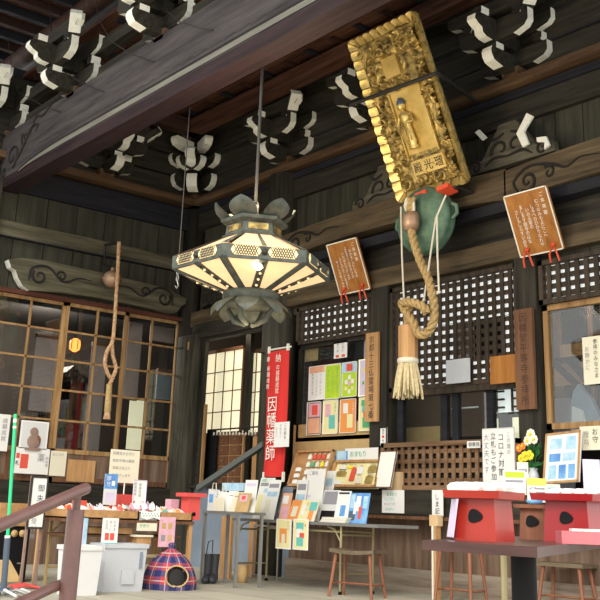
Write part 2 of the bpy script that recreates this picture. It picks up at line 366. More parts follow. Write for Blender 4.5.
for cx_, cz_, r_, fl, st in ((.42, 5.44, .20, 1, -1.2), (.02, 5.53, .11, -1, .5), (.80, 5.62, .12, 1, 2.4), (.20, 5.24, .06, 1, 1.3)):
    spiral(mb, (cx_, by0-.002, cz_), X_, Z_, nY, r_, 1.25, M_groove, .022, fl, st)
wave(mb, [(.6, 5.34), (.78, 5.5), (1.0, 5.72), (1.2, 5.70), (1.12, 5.62)], (0, by0, 0), X_, Z_, nY, M_groove, .022)
wave(mb, [(.95, 5.62), (1.1, 5.84), (1.3, 5.80), (1.5, 5.86), (1.66, 5.93)], (0, by0, 0), X_, Z_, nY, M_groove, .018)
struct('beam_main_veranda', mb)
struct('beam_purlin_front', MB().tube([(-1.5, -3.2, 7.22), (11, -3.2, 7.22)], .15, M_redy, 16))
struct('beam_bracket_plate_front', MB().b2(-1, 11, -3.27, -3.13, 6.33, 6.50, M_dkx).b2(-1, 11, -3.25, -3.15, 6.0, 6.12, M_dkx))
# coffered ceiling between wall and beam, and the rafters outside the beam
struct('ceiling', MB().b2(-.2, 11, -3.2, .1, 6.86, 6.92, M_red))
mb = MB()
for i in range(7): mb.b2(-.1, 11, -.42-.42*i-.03, -.42-.42*i+.03, 6.78, 6.86, M_brx if i % 3 == 0 else M_red)
for i in range(22): mb.b2(.15+.5*i-.03, .15+.5*i+.03, -3.1, 0, 6.80, 6.865, M_blacky if i % 2 else M_redy)
struct('ceiling_battens', mb)
struct('beam_purlin_right', MB().b2(.3, 11, -.62, -.42, 6.52, 6.74, M_red)); struct('beam_purlin_left', MB().b2(.42, .62, -3.1, -.42, 6.52, 6.74, M_redy))
struct('roof_eave', MB().b2(-2, 12, -5.6, -3.0, 7.62, 7.68, M_red))
mb = MB()
for i in range(34): mb.b2(-1.8+.4*i-.04, -1.8+.4*i+.04, -5.5, -3.0, 7.48, 7.62, M_redy if i % 2 else M_blacky)
mb.b2(-2, 12, -4.5, -4.36, 7.36, 7.48, M_brx)
struct('roof_rafters', mb)
struct('roof_cover', MB().b2(-4, 12, -5.6, 3.5, 7.9, 8.0, M_roomd))

# ------------------------------------------------------------------ brackets
def arm_profile(L0, h, cap=True):
    # half profile along +u to the tip, curved up at lower end: returns pts and index of white sides
    return [(-L0, h), (-L0, h*.42), (-L0+.05, h*.18), (-L0+.13, .02), (-L0+.2, 0), (L0-.2, 0), (L0-.13, .02), (L0-.05, h*.18), (L0, h*.42), (L0, h)]
def arm(U, o, L0, h, t, m):                                              # arm both ways along U, centred at o (bottom centre)
    U = V(U); Nn = Z_.cross(U)*t; mb = MB()
    def side(i): return M_white if i in (0, 1, 2, 3, 5, 6, 7, 8) else m
    mb.prism(arm_profile(L0, h), V(o)-Nn/2, U, Z_, Nn, m, side=side); return mb
def nose(U, o, L0, h, t, m, curl=0.0):                                   # one-way arm projecting along U
    U = V(U); Nn = Z_.cross(U)*t; mb = MB()
    p = [(0, h), (0, 0), (L0-.2, 0), (L0-.12, .02), (L0-.05, h*.2), (L0-.01, h*.5), (L0, h*.75), (L0-.02+curl, h)]
    if curl: p = [(0, h), (0, .0), (L0-.26, 0), (L0-.16, .01), (L0-.1, h*.16), (L0-.09, h*.38), (L0-.02, h*.5), (L0+.03, h*.66), (L0+.02, h*.9), (L0-.05, h*1.05), (L0-.14, h*1.06)]
    def side(i): return M_white if 2 <= i <= len(p)-(2 if not curl else 2) else m
    mb.prism(p, V(o)-Nn/2, U, Z_, Nn, m, side=side); return mb
def block(c, s, h, m, white=()):
    x, y, z = c; mb = MB(); a = s/2; b = s*.36
    p = [(-b, 0), (b, 0), (a, h*.4), (a, h), (-a, h), (-a, h*.4)]
    mb.prism(p, (x, y-a, z), X_, Z_, V((0, s, 0)), m, side=lambda i: M_white if i in white else m); return mb
def bracket(loc, out, lat, label, corner=False):
    out, lat = V(out), V(lat); t = Thing('bracket_complex', label, 'roof bracket', loc, 'white-tipped bracket complexes under the eaves'); o = V(loc)
    def P(a, b, z): return o+lat*a+out*b+V((0, 0, z))
    t.part('bearing_block', block(P(0, .02, 0), .24, .12, M_brx))
    t.part('bracket_arm', arm(lat, P(0, .03, .13), .48, .21, .10, M_dkx)); t.part('bracket_arm', arm(lat, P(0, .03, .50), .55, .21, .10, M_dkx))
    t.part('projecting_arm', nose(out, P(0, 0, .06), .54, .20, .14, M_dkx)); t.part('scroll_nose', nose(out, P(0, 0, .34), .76, .26, .12, M_dkx, .01))
    t.part('bracket_arm', arm(lat, P(0, .38, .36), .50, .25, .10, M_dkx))
    t.part('bracket_arm', arm(lat, P(0, .40, .68), .66, .18, .09, M_dkx))
    for a, b, z in ((-.36, .03, .36), (.36, .03, .36), (0, .38, .24), (-.36, .38, .58), (.36, .38, .58), (0, .62, .60)):
        t.part('small_block', block(P(a, b, z), .13, .10, M_dkx, (1, 2)))
    for s_ in (1,):                                                     # tilted tail end with a white face
        U = (lat*.62+out*.28+Z_*.55).normalized(); mb = MB(); W_ = (Z_-U*U.dot(Z_)).normalized(); Nn = U.cross(W_)
        b0 = P(.40, .36, .62); mb.slab(b0-W_*.05-Nn*.07, U*.36, W_*.10, Nn*.14, M_dkx)
        q = b0-W_*.052-Nn*.072
        mb.slab(q+U*.10-W_*.004, U*.265, W_*.006, Nn*.144, M_white); mb.slab(q+U*.36, U*.006, W_*.10, Nn*.144, M_white); mb.slab(q+U*.1, U*.262, W_*.104, Nn*-.006, M_white)
        t.part('tail_end', mb)
    return t
zr = 5.60
bracket((2.47, 0, zr), (0, -1, 0), (1, 0, 0), 'white-tipped wooden bracket cluster on the right wall above the large lantern')
bracket((4.40, 0, zr), (0, -1, 0), (1, 0, 0), 'white-tipped bracket cluster half hidden left of the gilded plaque')
bracket((6.64, 0, zr), (0, -1, 0), (1, 0, 0), 'large white-tipped bracket cluster right of the gilded plaque')
bracket((0, -1.75, zr), (1, 0, 0), (0, 1, 0), 'white-tipped bracket cluster on the left wall just below the big beam')
bracket((-.08, -3.24, 5.83), (0, -1, 0), (1, 0, 0), 'white-tipped bracket cluster on the big beam, cut by the left picture edge')
bracket((2.09, -3.24, 5.83), (0, -1, 0), (1, 0, 0), 'white-tipped bracket cluster on the big beam above its carved scroll end')
bracket((4.27, -3.24, 5.83), (0, -1, 0), (1, 0, 0), 'white-tipped bracket cluster on the big beam at the top picture edge')
def corner_bracket():
    loc = V((0.0, 0.0, zr)); t = Thing('bracket_complex', 'symmetrical white-tipped bracket cluster in the inner corner where both walls meet', 'roof bracket', loc, 'white-tipped bracket complexes under the eaves')
    dg = V((1, -1, 0)).normalized()
    t.part('bearing_block', block(loc+V((.05, -.05, 0)), .24, .12, M_brx))
    for U in (V((1, 0, 0)), V((0, -1, 0))):
        s_ = V((0, -.06, 0)) if U.x else V((.06, 0, 0))
        t.part('bracket_arm', nose(U, loc+s_+V((0, 0, .13)), .55, .24, .11, M_dkx)); t.part('bracket_arm', nose(U, loc+s_+V((0, 0, .50)), .62, .2, .11, M_dkx))
        U2 = (U+dg*.55+Z_*.5).normalized(); t.part('tail_end', nose(V((U2.x, U2.y, 0)).normalized(), loc+U*.12+dg*.3+V((0, 0, .74)), .42, .17, .13, M_white))
        t.part('bracket_arm', nose(U, loc+dg*.5+V((0, 0, .38)), .30, .2, .11, M_dkx, .0))
    t.part('diagonal_arm', nose(dg, loc+V((0, 0, .08)), .55, .26, .17, M_dkx)); t.part('diagonal_nose', nose(dg, loc+V((0, 0, .42)), .78, .28, .16, M_dkx, .01))
corner_bracket()

# ------------------------------------------------------------------ carved tie beams
def tie_beam(o, U, Nn, L, zb, h, m, flipends, thick=.2):                # curved rainbow beam with scroll grooves
    U, Nn, o = V(U), V(Nn), V(o); n = 24; mb = MB(); p = []
    for i in range(n+1): t = i/n; p.append((t*L, zb+.10*sin(pi*t)**.6 if 0 < t < 1 else zb))
    for i in range(n, -1, -1): t = i/n; p.append((t*L, zb+h+.06*sin(pi*t)))
    mb.prism(p, o, U, Z_, Nn*thick, m)
    for e in flipends:
        f = 1 if e == 0 else -1; x0 = 0 if e == 0 else L; q = o+Nn*(thick+.002)
        spiral(mb, q+U*(x0+f*.32)+Z_*(zb+h*.52), U*f, Z_, Nn, .12, 1.3, M_groove, .022, 1, -2.2); spiral(mb, q+U*(x0+f*.60)+Z_*(zb+h*.60), U*f, Z_, Nn, .08, 1.1, M_groove, .018, -1, 2.2)
        wave(mb, [(x0+f*.20, zb+h*.25), (x0+f*.14, zb+h*.6), (x0+f*.34, zb+h*.92), (x0+f*.62, zb+h*.82), (x0+f*.82, zb+h*.62), (x0+f*1.0, zb+h*.78), (x0+f*1.22, zb+h*.72)], q, U, Z_, Nn, M_groove, .018)
    return mb
struct('beam_tie_carved_middle', tie_beam((2.62, -.05, 0), X_, nY, 4.0, 4.12, .36, M_kor, (0,)))
struct('beam_tie_carved_far', tie_beam((6.6, -.05, 0), X_, nY, 2.6, 4.06, .40, M_kor, (0,)))
struct('beam_tie_carved_door', tie_beam((.5, -.02, 0), X_, nY, 1.7, 3.75, .3, M_dkx, (0, 1), .1))
mb = MB(); p = [(0, 0), (.06, -.10), (.12, -.16), (.16, -.30), (.26, -.40), (.40, -.45)]
U = Y_; zt = 4.02; prof = [(-3.15, 4.03), (-3.10, 3.93), (-3.03, 3.90), (-2.98, 3.80), (-2.9, 3.70), (-2.8, 3.65), (-2.3, 3.70), (-1.7, 3.72), (-.9, 3.70), (-.45, 3.66), (-.35, 3.70), (-.26, 3.82), (-.20, 3.86), (-.18, 3.95), (-.6, 4.05), (-1.7, 4.10), (-2.6, 4.12), (-2.95, 4.10)]
mb.prism(prof, (.02, 0, 0), Y_, Z_, V((.15, 0, 0)), M_kory, side=lambda i: M_white if i < 5 else M_kory)
for (ya, f) in ((-2.85, 1), (-.42, -1)):
    q = V((.172, 0, 0)); spiral(mb, q+Y_*(ya+f*.18)+Z_*3.88, Y_*f, Z_, X_, .12, 1.2, M_groove, .022, 1, 2.6); spiral(mb, q+Y_*(ya+f*.52)+Z_*3.93, Y_*f, Z_, X_, .08, 1.1, M_groove, .018, -1, 3)
    wave(mb, [(ya+f*.02, 3.80), (ya+f*.06, 3.98), (ya+f*.3, 4.03), (ya+f*.55, 3.86), (ya+f*.8, 3.95), (ya+f*1.0, 3.94)], q, Y_, Z_, X_, M_groove, .018)
struct('beam_tie_carved_left', mb)
def frog_leg(xc, label, white):
    mb = MB(); o = V((xc, -.10, 4.55)); pr = []
    L = [(-.62, .0), (-.60, .12), (-.48, .17), (-.38, .13), (-.30, .24), (-.20, .38), (-.12, .50), (.12, .50), (.20, .38), (.30, .24), (.38, .13), (.48, .17), (.60, .12), (.62, 0)]
    mb.prism(L, o, X_, Z_, V((0, -.09, 0)), M_frog)
    q = o+V((0, -.092, 0))
    for f in (1, -1):
        spiral(mb, q+X_*f*.46+Z_*.07, X_*f, Z_, nY, .085, 1.3, M_groove, .019, 1, 0); spiral(mb, q+X_*f*.1+Z_*.2, X_*f, Z_, nY, .13, .8, M_groove, .022, 1, -.3); wave(mb, [(0, .1), (f*.2, .12), (f*.33, .05)], q, X_, Z_, nY, M_groove, .018)
        wave(mb, [(f*.05, .38), (f*.2, .34), (f*.3, .42)], q, X_, Z_, nY, M_groove, .018)
    t = Thing('frog_leg_strut', label, 'carved strut', (xc, -.1, 4.55)); t.part('carved_panel', mb)
    if white:
        w_ = MB()
        w_.prism([(.17, .30), (.25, .12), (.33, .14), (.27, .30), (.40, .44), (.32, .50)], q+V((0, -.03, 0)), X_, Z_, V((0, -.03, 0)), M_white)
        w_.prism([(.44, .18), (.56, .16), (.60, .05), (.53, .02), (.54, .10), (.44, .13)], q+V((0, -.03, 0)), X_, Z_, V((0, -.03, 0)), M_white)
        w_.prism([(-.42, .48), (-.36, .50), (-.26, .38), (-.32, .36)], q+V((0, -.03, 0)), X_, Z_, V((0, -.03, 0)), M_white)
        t.part('white_edge', w_, label='white painted edges')
frog_leg(6.62, 'carved swirl strut with white edges right of the gilded plaque', True)
frog_leg(4.66, 'carved swirl strut without white edges left of the gilded plaque', False)
frog_leg(2.42-.0, 'carved swirl strut behind the lantern', False) if False else None
exec_marker = 0
# ------------------------------------------------------------------ left windows (sliding sashes in plane X = 0)
def sash(name, y0, y1, cols, zs, x, n, w0=.045):
    o = MB(); z0, z1 = 1.08, 3.60
    o.b2(x-.02, x+.02, y0, y0+w0, z0, z1, M_sash).b2(x-.02, x+.02, y1-w0, y1, z0, z1, M_sash)
    o.b2(x-.02, x+.02, y0, y1, z1-.05, z1, M_sash).b2(x-.02, x+.02, y0, y1, z0, z0+.07, M_brd).b2(x-.02, x+.02, y0, y1, 1.47, 1.53, M_sash)
    for c in cols: o.b2(x-.014, x+.014, c-.016, c+.016, 1.5, z1, M_sash)
    for z in zs: o.b2(x-.014, x+.014, y0, y1, z-.014, z+.014, M_sash)
    ob = struct('window_%d' % n, o)
    MB().b2(x-.006, x+.004, y0, y1, 1.5, 3.56, M_glass).build('pane', ob)
    p = MB().b2(x-.01, x+.006, y0, y1, 1.14, 1.48, M_low)
    p.b2(x-.016, x+.016, (y0+y1)/2-.025, (y0+y1)/2+.025, 1.14, 1.48, M_brd)
    p.build('kick_panel', ob)
zs = [3.18, 2.76, 2.34, 1.92]
sash('w', -3.36, -2.13, [-2.66], zs, -.02, 1); sash('w', -2.13, -1.12, [-1.62], zs, .02, 2); sash('w', -1.12, -.17, [-.66], zs, -.02, 3)
# room behind the left windows
mb = MB().b2(-4.2, -4.1, -5.5, 2.2, 0, 4.2, M_room).b2(-4.2, -.15, -5.5, 2.2, 3.9, 4.0, M_roomd).b2(-4.2, -.15, -5.6, -5.5, 0, 4, M_roomd).b2(-4.2, -.15, 2.15, 2.2, 0, 4, M_roomd).b2(-4.2, -.15, -5.5, 2.2, .9, 1.0, M_brd)
struct('wall_inner_room', mb)
def inside_panel(y0, y1, z0, z1, x, m, label):
    solo('hanging_blind', MB().b2(x-.01, x+.01, y0, y1, z0, z1, m).b2(x-.03, x+.03, y0, y1, z1, z1+.05, M_brd).tube([(x, y0, z0), (x, y1, z0)], .012, M_brd, 6), label, 'blind')
def ipx(a, b, t_, u, x, m, lb): inside_panel(onX(a, (t_+u)/2, x).y, onX(b, (t_+u)/2, x).y, onX((a+b)/2, u, x).z, onX((a+b)/2, t_, x).z, x, m, lb)
ipx(32, 58, 338, 412, -.5, M_mauve, 'mauve blind behind the first two left window panes'); ipx(86, 102, 345, 470, -.6, M_mauve, 'tall mauve blind behind the panes left of the hanging rope')
ipx(126, 140, 316, 400, -.45, M_mauve, 'mauve blind just right of the hanging rope'); ipx(150, 174, 320, 342, -.5, M_mauve, 'short mauve blind high behind the last pane before the corner')
ipx(128, 142, 400, 450, -.7, M_glowpaper, 'pale greenish paper screen low behind the third left window'); ipx(156, 172, 372, 400, -.7, M_bluegrey, 'blue-grey cloth behind the last pane before the corner')
# black altar cabinet with curved roof seen through the glass
ay = onX(70, 380, -1.0).y; t = Thing('black_altar', 'black miniature altar cabinet with curved roof behind the left window', 'altar', (-1.2, ay, 1.0)); ayo = ay+1.68
az = onX(70, 380, -1.0).z
t.part('cabinet', MB().b2(-1.45, -1.0, ay-.42, ay+.42, 1.0, 1.75, M_blk).b2(-1.4, -1.05, ay-.28, ay-.18, 1.75, az, M_blk).b2(-1.4, -1.05, ay+.05, ay+.3, 1.75, az, M_blk))
t.part('roof', MB().prism([(-.38, 0), (-.28, .05), (-.12, .10), (0, .22), (.12, .10), (.28, .05), (.38, 0)], (-1.5, ay, az), Y_, Z_, V((.6, 0, 0)), M_blk))
q = onX(81, 444, -.8); t.part('round_door', MB().lathe([(0, 0), (.2, 0), (.2, .04), (0, .04)], (-.95, q.y, q.z), M_blk, 24, 'x'))
t = Thing('lantern_reflection', 'small amber glow in place of the lantern reflection in the second left window', 'lamp', tuple(onX(75, 338, -.6)))  # glowing shape added for the lantern's reflection in the glass
c = onX(75, 345, -.6); mb = MB()
mb.lathe([(.03, .1), (.075, .07), (.085, 0), (.075, -.07), (.03, -.1)], c, M_ember, 12)
t.part('amber_body', mb); mb = MB().tube([c+V((0, 0, .1)), V((c.x, c.y, 3.9))], .006, M_iron, 5)
for k in range(6): a = k*pi/3; mb.tube([c+V((.088*cos(a), .088*sin(a), -.07)), c+V((.088*cos(a), .088*sin(a), .07))], .006, M_iron, 4)
t.part('cage', mb)
# ------------------------------------------------------------------ doorway in the right wall
mb = MB().b2(.40, .50, -.08, .06, 1.12, 3.30, M_dkz).b2(.57, .60, .0, .05, 1.12, 2.3, M_sash).b2(.50, .56, -.03, .03, 1.12, 3.28, M_dkz)
for k in range(17): mb.b2(.52, .545, -.036, -.03, 1.25+k*.12, 1.29+k*.12, M_black)
mb.b2(2.12, 2.2, -.05, .06, 1.12, 3.3, M_dkz).b2(.40, 2.2, -.05, .06, 3.26, 3.32, M_dkx).b2(.4, 2.3, -.12, .1, 1.08, 1.14, M_dkx)
struct('door_1', mb)
struct('wall_entry_room', MB().b2(-.4, 2.7, 3.0, 3.05, .9, 4.0, M_room).b2(-.45, -.4, .15, 3.0, .9, 4, M_room).b2(2.7, 2.75, .15, 3, .9, 4, M_room).b2(-.45, 2.75, .12, 3.05, 3.75, 3.8, M_roomd).b2(-.45, 2.75, .12, 3.05, 1.0, 1.05, M_brd))
def shoji(x0, x1, z0, z1, y, label, nx, nz):
    t = Thing('shoji_screen', label, 'shoji screen', (x0, y, z0)); t.part('paper', MB().b2(x0, x1, y, y+.01, z0, z1, M_glowpaper))
    m = MB().b2(x0-.04, x0, y-.03, y+.02, z0, z1, M_brd).b2(x1, x1+.04, y-.03, y+.02, z0, z1, M_brd).b2(x0, x1, y-.03, y+.02, z1, z1+.05, M_brd).b2(x0, x1, y-.03, y+.02, z0-.05, z0, M_brd)
    for i in range(1, nx): xx = x0+(x1-x0)*i/nx; m.b2(xx-.007, xx+.007, y-.012, y, z0, z1, M_brd)
    for i in range(1, nz): zz = z0+(z1-z0)*i/nz; m.b2(x0, x1, y-.012, y, zz-.007, zz+.007, M_brd)
    t.part('screen_frame', m)
def oY(x, y, Y): p = onY(x, y, Y); return p
YS = .42
shoji(oY(206, 380, YS).x, oY(243, 380, YS).x, oY(225, 432, YS).z, oY(225, 352, YS).z, YS, 'pale yellow shoji screen in the doorway, left of its dark post', 4, 4); shoji(oY(249.5, 380, YS).x, oY(276, 380, YS).x, oY(262, 432, YS).z, oY(262, 352, YS).z, YS, 'pale yellow shoji screen in the doorway, right of its dark post', 4, 4)
struct('pillar_door_post', MB().b2(oY(244, 400, YS-.1).x, oY(249, 400, YS-.1).x, YS-.12, YS-.05, 1.05, 3.6, M_dkz))
cx0, cx1 = oY(217, 460, .28).x, oY(243, 460, .28).x; cz1 = oY(230, 434, .28).z
t = Thing('drawer_cabinet', 'brown wooden chest of small drawers inside the doorway', 'cabinet', ((cx0+cx1)/2, .3, 1.05)); t.part('body', MB().b2(cx0, cx1, .27, .36, 1.05, cz1, M_tan)); cm_ = (cx0+cx1)/2
for i in range(5):
    for a, b in ((cx0+.03, cm_-.02), (cm_+.02, cx1-.03)): d = t.part('drawer', MB().b2(a, b, .25, .27, 1.12+i*.15, 1.25+i*.15, M_brd)); t.part('knob', MB().ball(((a+b)/2, .24, 1.185+i*.15), .014, M_sash, 8), d)
solo('hanging_curtain', MB().b2(oY(206, 460, .2).x, oY(216, 460, .2).x, .19, .21, 1.08, oY(211, 430, .2).z, M_blk).tube([(oY(206, 460, .2).x, .2, oY(211, 430, .2).z), (oY(262, 460, .2).x, .2, oY(211, 430, .2).z)], .012, M_iron, 6), 'black curtain hanging at the left of the doorway', 'curtain')
mb = MB()
for i in range(14): q = oY(219+3.2*i, 433, .26); mb.tube([(q.x, .17, q.z+.03*(i % 2)), (q.x+.02, .15, q.z-.04), (q.x+.04, .15, q.z-.02)], .010, M_white, 5)
solo('hanging_hooks', mb, 'row of small white hooks on the rail inside the doorway', 'hooks')
solo('wooden_board', MB().b2(oY(252, 460, .2).x, oY(263, 460, .2).x, .2, .24, 1.05, oY(257, 436, .2).z, M_tan), 'upright orange-brown board inside the doorway by the round post', 'board')
a, b = onY(196, 491, -.75), onY(262, 447, -.3)
solo('grey_ramp_rail', MB().slab(a, b-a, V((0, .0, .075)), V((0, .07, 0)), M_railg), 'sloping grey metal handrail at the doorway behind the red banner', 'handrail')
# ------------------------------------------------------------------ window with posters, lattices
def frame_win(name, x0, x1, z0, z1, y, m, wd=.05, pane=True, mid=()):
    f = MB().b2(x0, x0+wd, y-.03, y+.03, z0, z1, m).b2(x1-wd, x1, y-.03, y+.03, z0, z1, m).b2(x0, x1, y-.03, y+.03, z0, z0+wd, m).b2(x0, x1, y-.03, y+.03, z1-wd, z1, m)
    for xx in mid: f.b2(xx-.03, xx+.03, y-.02, y+.02, z0, z1, m)
    o = struct(name, f)
    if pane: MB().b2(x0+wd, x1-wd, y-.004, y+.004, z0+wd, z1-wd, M_glass).build('pane', o)
struct('wall_poster_back', MB().b2(2.7, 4.4, .16, .2, 1.0, 3.5, M_roomd).b2(2.75, 4.33, .0, .03, 1.07, 1.9, M_cork))
frame_win('window_4', 2.80, 4.33, 1.68, 2.95, .03, M_dkz, .05)
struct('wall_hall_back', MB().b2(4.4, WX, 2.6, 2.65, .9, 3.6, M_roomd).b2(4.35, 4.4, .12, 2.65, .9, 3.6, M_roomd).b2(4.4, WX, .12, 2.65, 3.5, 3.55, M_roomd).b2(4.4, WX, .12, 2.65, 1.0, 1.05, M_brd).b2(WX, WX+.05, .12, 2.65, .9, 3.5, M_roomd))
def lattice(name, label, x0, x1, z0, z1, y, px_, pz, m, th=.036, paper=None, fr=.05, tz=None):
    t = Thing(name, label, 'lattice', (x0, y, z0)); mb = MB()
    mb.b2(x0, x1, y-.04, y+.03, z0, z0+fr, m).b2(x0, x1, y-.04, y+.03, z1-fr, z1, m).b2(x0, x0+fr, y-.04, y+.03, z0, z1, m).b2(x1-fr, x1, y-.04, y+.03, z0, z1, m)
    t.part('lattice_frame', mb); mb = MB(); nx = max(2, round((x1-x0)/px_)); nz = max(2, round((z1-z0)/pz))
    for i in range(1, nx): xx = x0+(x1-x0)*i/nx; mb.b2(xx-th/2, xx+th/2, y-.018, y-.001, z0, z1, m)
    for i in range(1, nz): zz = z0+(z1-z0)*i/nz; mb.b2(x0, x1, y-.001, y+.014, zz-(tz or th)/2, zz+(tz or th)/2, m)
    t.part('slats', mb)
    for (a0, a1, c0, c1, mm) in paper or (): t.part('lattice_backing', MB().b2(a0, a1, y+.032, y+.04, c0, c1, mm))  # added sheets; the white ones glow to brighten the holes
    return t
lattice('lattice_panel', 'dark square lattice above the poster window', 2.80, 4.33, 2.95, 3.46, -.02, .118, .094, M_latt, .055, [(2.85, 4.3, 2.98, 3.44, M_glowwhite)])
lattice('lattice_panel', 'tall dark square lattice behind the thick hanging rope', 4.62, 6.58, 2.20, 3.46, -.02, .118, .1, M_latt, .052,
        [(4.66, 6.55, 2.93, 3.44, M_glowwhite), (4.66, 5.1, 2.24, 2.92, M_glowwhite), (5.1, 6.55, 2.24, 2.46, M_glowwhite), (5.1, 5.6, 2.46, 2.92, M_glowwhite), (6.35, 6.55, 2.46, 2.92, M_glowwhite), (5.6, 5.9, 2.46, 2.92, M_mauve)])
lattice('lattice_panel', 'dark square lattice above the right-hand glass window', 6.88, WX, 2.95, 3.42, -.04, .118, .1, M_latt, .055, [(6.9, WX, 2.98, 3.4, M_glowwhite)])
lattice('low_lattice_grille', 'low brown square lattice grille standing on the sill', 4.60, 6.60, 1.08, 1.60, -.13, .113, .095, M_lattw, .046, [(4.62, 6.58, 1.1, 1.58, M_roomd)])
struct('trim_5', MB().b2(4.62, 6.58, -.05, .04, 2.13, 2.21, M_latt))
mb = MB()
for xx in (4.68, 5.38, 5.55, 6.05): mb.b2(xx, xx+.09, .02, .08, 1.58, 2.15, M_black)
struct('window_5', mb); MB().b2(4.65, 6.55, .05, .055, 1.58, 2.14, M_glass).build('pane', bpy.data.objects['window_5'])
solo('brown_curtain', MB().b2(onY(398, 410, .45).x, onY(485, 410, .45).x, .45, .47, 1.7, 2.6, M_brcloth), 'brown curtain behind the opening under the tall lattice', 'curtain')
solo('grey_blind', MB().b2(onY(400, 430, .4).x, onY(440, 430, .4).x, .40, .41, 1.5, onY(420, 427, .4).z, M_cork), 'grey-tan blind low in the opening under the tall lattice', 'blind')
solo('thin_shelf_rail', MB().tube([onY(452, 409, .1), onY(478, 407, .1)], .010, M_plastic, 6), 'thin white rail in the opening under the tall lattice', 'rail')
mb = MB()
for (xa, xb) in ((6.02, 6.24), (6.34, 6.56)):
    for i in range(3): mb.b2(xa, xb, .08, .10, 2.13-.085*i-.02, 2.13-.085*i, M_latt)
    mb.b2(xa, xa+.02, .08, .1, 1.9, 2.15, M_latt).b2((xa+xb)/2-.015, (xa+xb)/2+.015, .08, .1, 1.9, 2.15, M_latt)
mb.b2(6.0, 6.56, .12, .13, 1.9, 2.14, M_glowwhite)
mb.b2(6.03, 6.12, .12, .13, 1.55, 1.84, M_glowpaper).b2(6.32, 6.55, .12, .13, 1.55, 1.84, M_glowpaper)
solo('small_lattice_shutter', mb, 'small white-backed lattice shutter left of the brown tablet on the right post', 'shutter')
frame_win('window_6', 6.88, WX, 1.68, 2.95, .0, M_sash, .06)
# things seen inside the right-hand window
dy = .8; xa, xb = oY(548, 355, dy).x, oY(604, 350, dy).x; zd = oY(565, 357, dy).z
t = Thing('inner_lattice_desk', 'orange wooden offering desk with slatted top inside the right window', 'desk', ((xa+xb)/2, dy+.3, 1.05))
t.part('desk_top', MB().b2(xa, xb, dy, dy+.5, zd-.05, zd, M_blk)); m_ = MB()
for i in range(12): q = oY(560+2.2*i, 350, dy).x; m_.b2(q, q+.03, dy, dy+.02, zd, zd+.14, M_tan)
t.part('slatted_rail', m_)
p0, p1, p2 = oY(552, 366, dy-.1), oY(575, 388, dy-.1), oY(566, 362, dy-.1); m_ = MB().slab(p0, p1-p0, V((.05, 0, .04)), V((0, .05, 0)), M_blk); p3 = oY(585, 384, dy-.1); m_.slab(p2, p3-p2, V((.06, 0, .05)), V((0, .05, 0)), M_blk)
t.part('leg', m_); t.part('cloth_panel', MB().b2(xa, xb, dy+.1, dy+.12, oY(565, 384, dy).z, zd-.05, M_tanx))
q = oY(568, 425, .4); solo('blue_white_cloth', MB().prism([(0, 0), (.02, .30), (.08, .50), (.15, .58), (.22, .50), (.30, .42), (.40, .2), (.46, .0)], (q.x, .4, 1.60), X_, Z_, V((0, .06, 0)), M_bluegrey).prism([(.05, 0), (.08, .35), (.2, .3), (.25, 0)], (q.x, .37, 1.60), X_, Z_, V((0, .03, 0)), M_plastic), 'folded pale blue and white cloth inside the right window', 'cloth')
solo('inner_screen', MB().b2(oY(553, 330, 1.8).x, oY(560, 330, 1.8).x, 1.8, 1.83, 1.9, 3.3, M_brd).b2(oY(588, 330, 1.8).x, oY(592, 330, 1.8).x, 1.8, 1.83, 2.2, 3.4, M_brd).b2(oY(550, 400, 1.5).x, oY(570, 400, 1.5).x, 1.5, 1.53, 1.1, 2.2, M_inkg), 'dim brown posts and grey panel at the back of the right window', 'screen')

# ------------------------------------------------------------------ cards, papers and boards
def card(name, label, cat, tl, tr, bl, m, th=.006, group=None, prints=(), texts=(), border=None, bm=None, back=None):
    """tl,tr,bl world corners; prints (u0,v0,u1,v1,mat) with v down from the top; texts (string,u,v,size,vertical,mat)"""
    tl, tr, bl = V(tl), V(tr), V(bl); U = (tr-tl); wd = U.length; U.normalize(); W = (tl-bl); h = W.length; W.normalize(); Nn = U.cross(W).normalized()
    c = (tl+tr)/2-W*h; t = Thing(name, label, cat, tuple(bl), group)
    t.part('sheet', MB().slab(tl-W*h-Nn*th, U*wd, W*h, Nn*th, m))
    if border:
        b = border; g = MB(); q = tl-W*h-Nn*.0
        g.slab(q, U*wd, W*b, Nn*.008, bm).slab(q+W*(h-b), U*wd, W*b, Nn*.008, bm).slab(q, U*b, W*h, Nn*.008, bm).slab(q+U*(wd-b), U*b, W*h, Nn*.008, bm); t.part('edge_frame', g)
    if prints:
        g = MB()
        for k, (u0_, v0_, u1_, v1_, mm) in enumerate(prints): g.slab(tl+U*u0_*wd-W*v1_*h+Nn*.0005, U*(u1_-u0_)*wd, W*(v1_-v0_)*h, Nn*(.0012+.0003*k), mm)
        t.part('printed_picture', g)
    if texts:
        g = MB()
        for (st, u, v, sz, vert, mm) in texts: g.text(st, tl+U*u*wd-W*v*h+Nn*.004, U, W, sz*h, mm, vert)
        t.part('lettering', g)
    return t
def cY(name, label, cat, x0, y0, x1, y1, Y, m, lean=0, tilt=0, **k):     # upright card facing -Y, px box measured on its middle
    xm, ym = (x0+x1)/2, (y0+y1)/2; a = onY(x0, ym, Y).x; b = onY(x1, ym, Y).x; bz = onY(xm, y1, Y).z; tz = onX(xm, y0, (a+b)/2)
    tz = onY(xm, y0, Y+lean).z; U = V((b-a, 0, tilt))
    return card(name, label, cat, (a, Y+lean, tz-tilt/2), (b, Y+lean, tz+tilt/2), (a, Y, bz-tilt/2), m, **k)
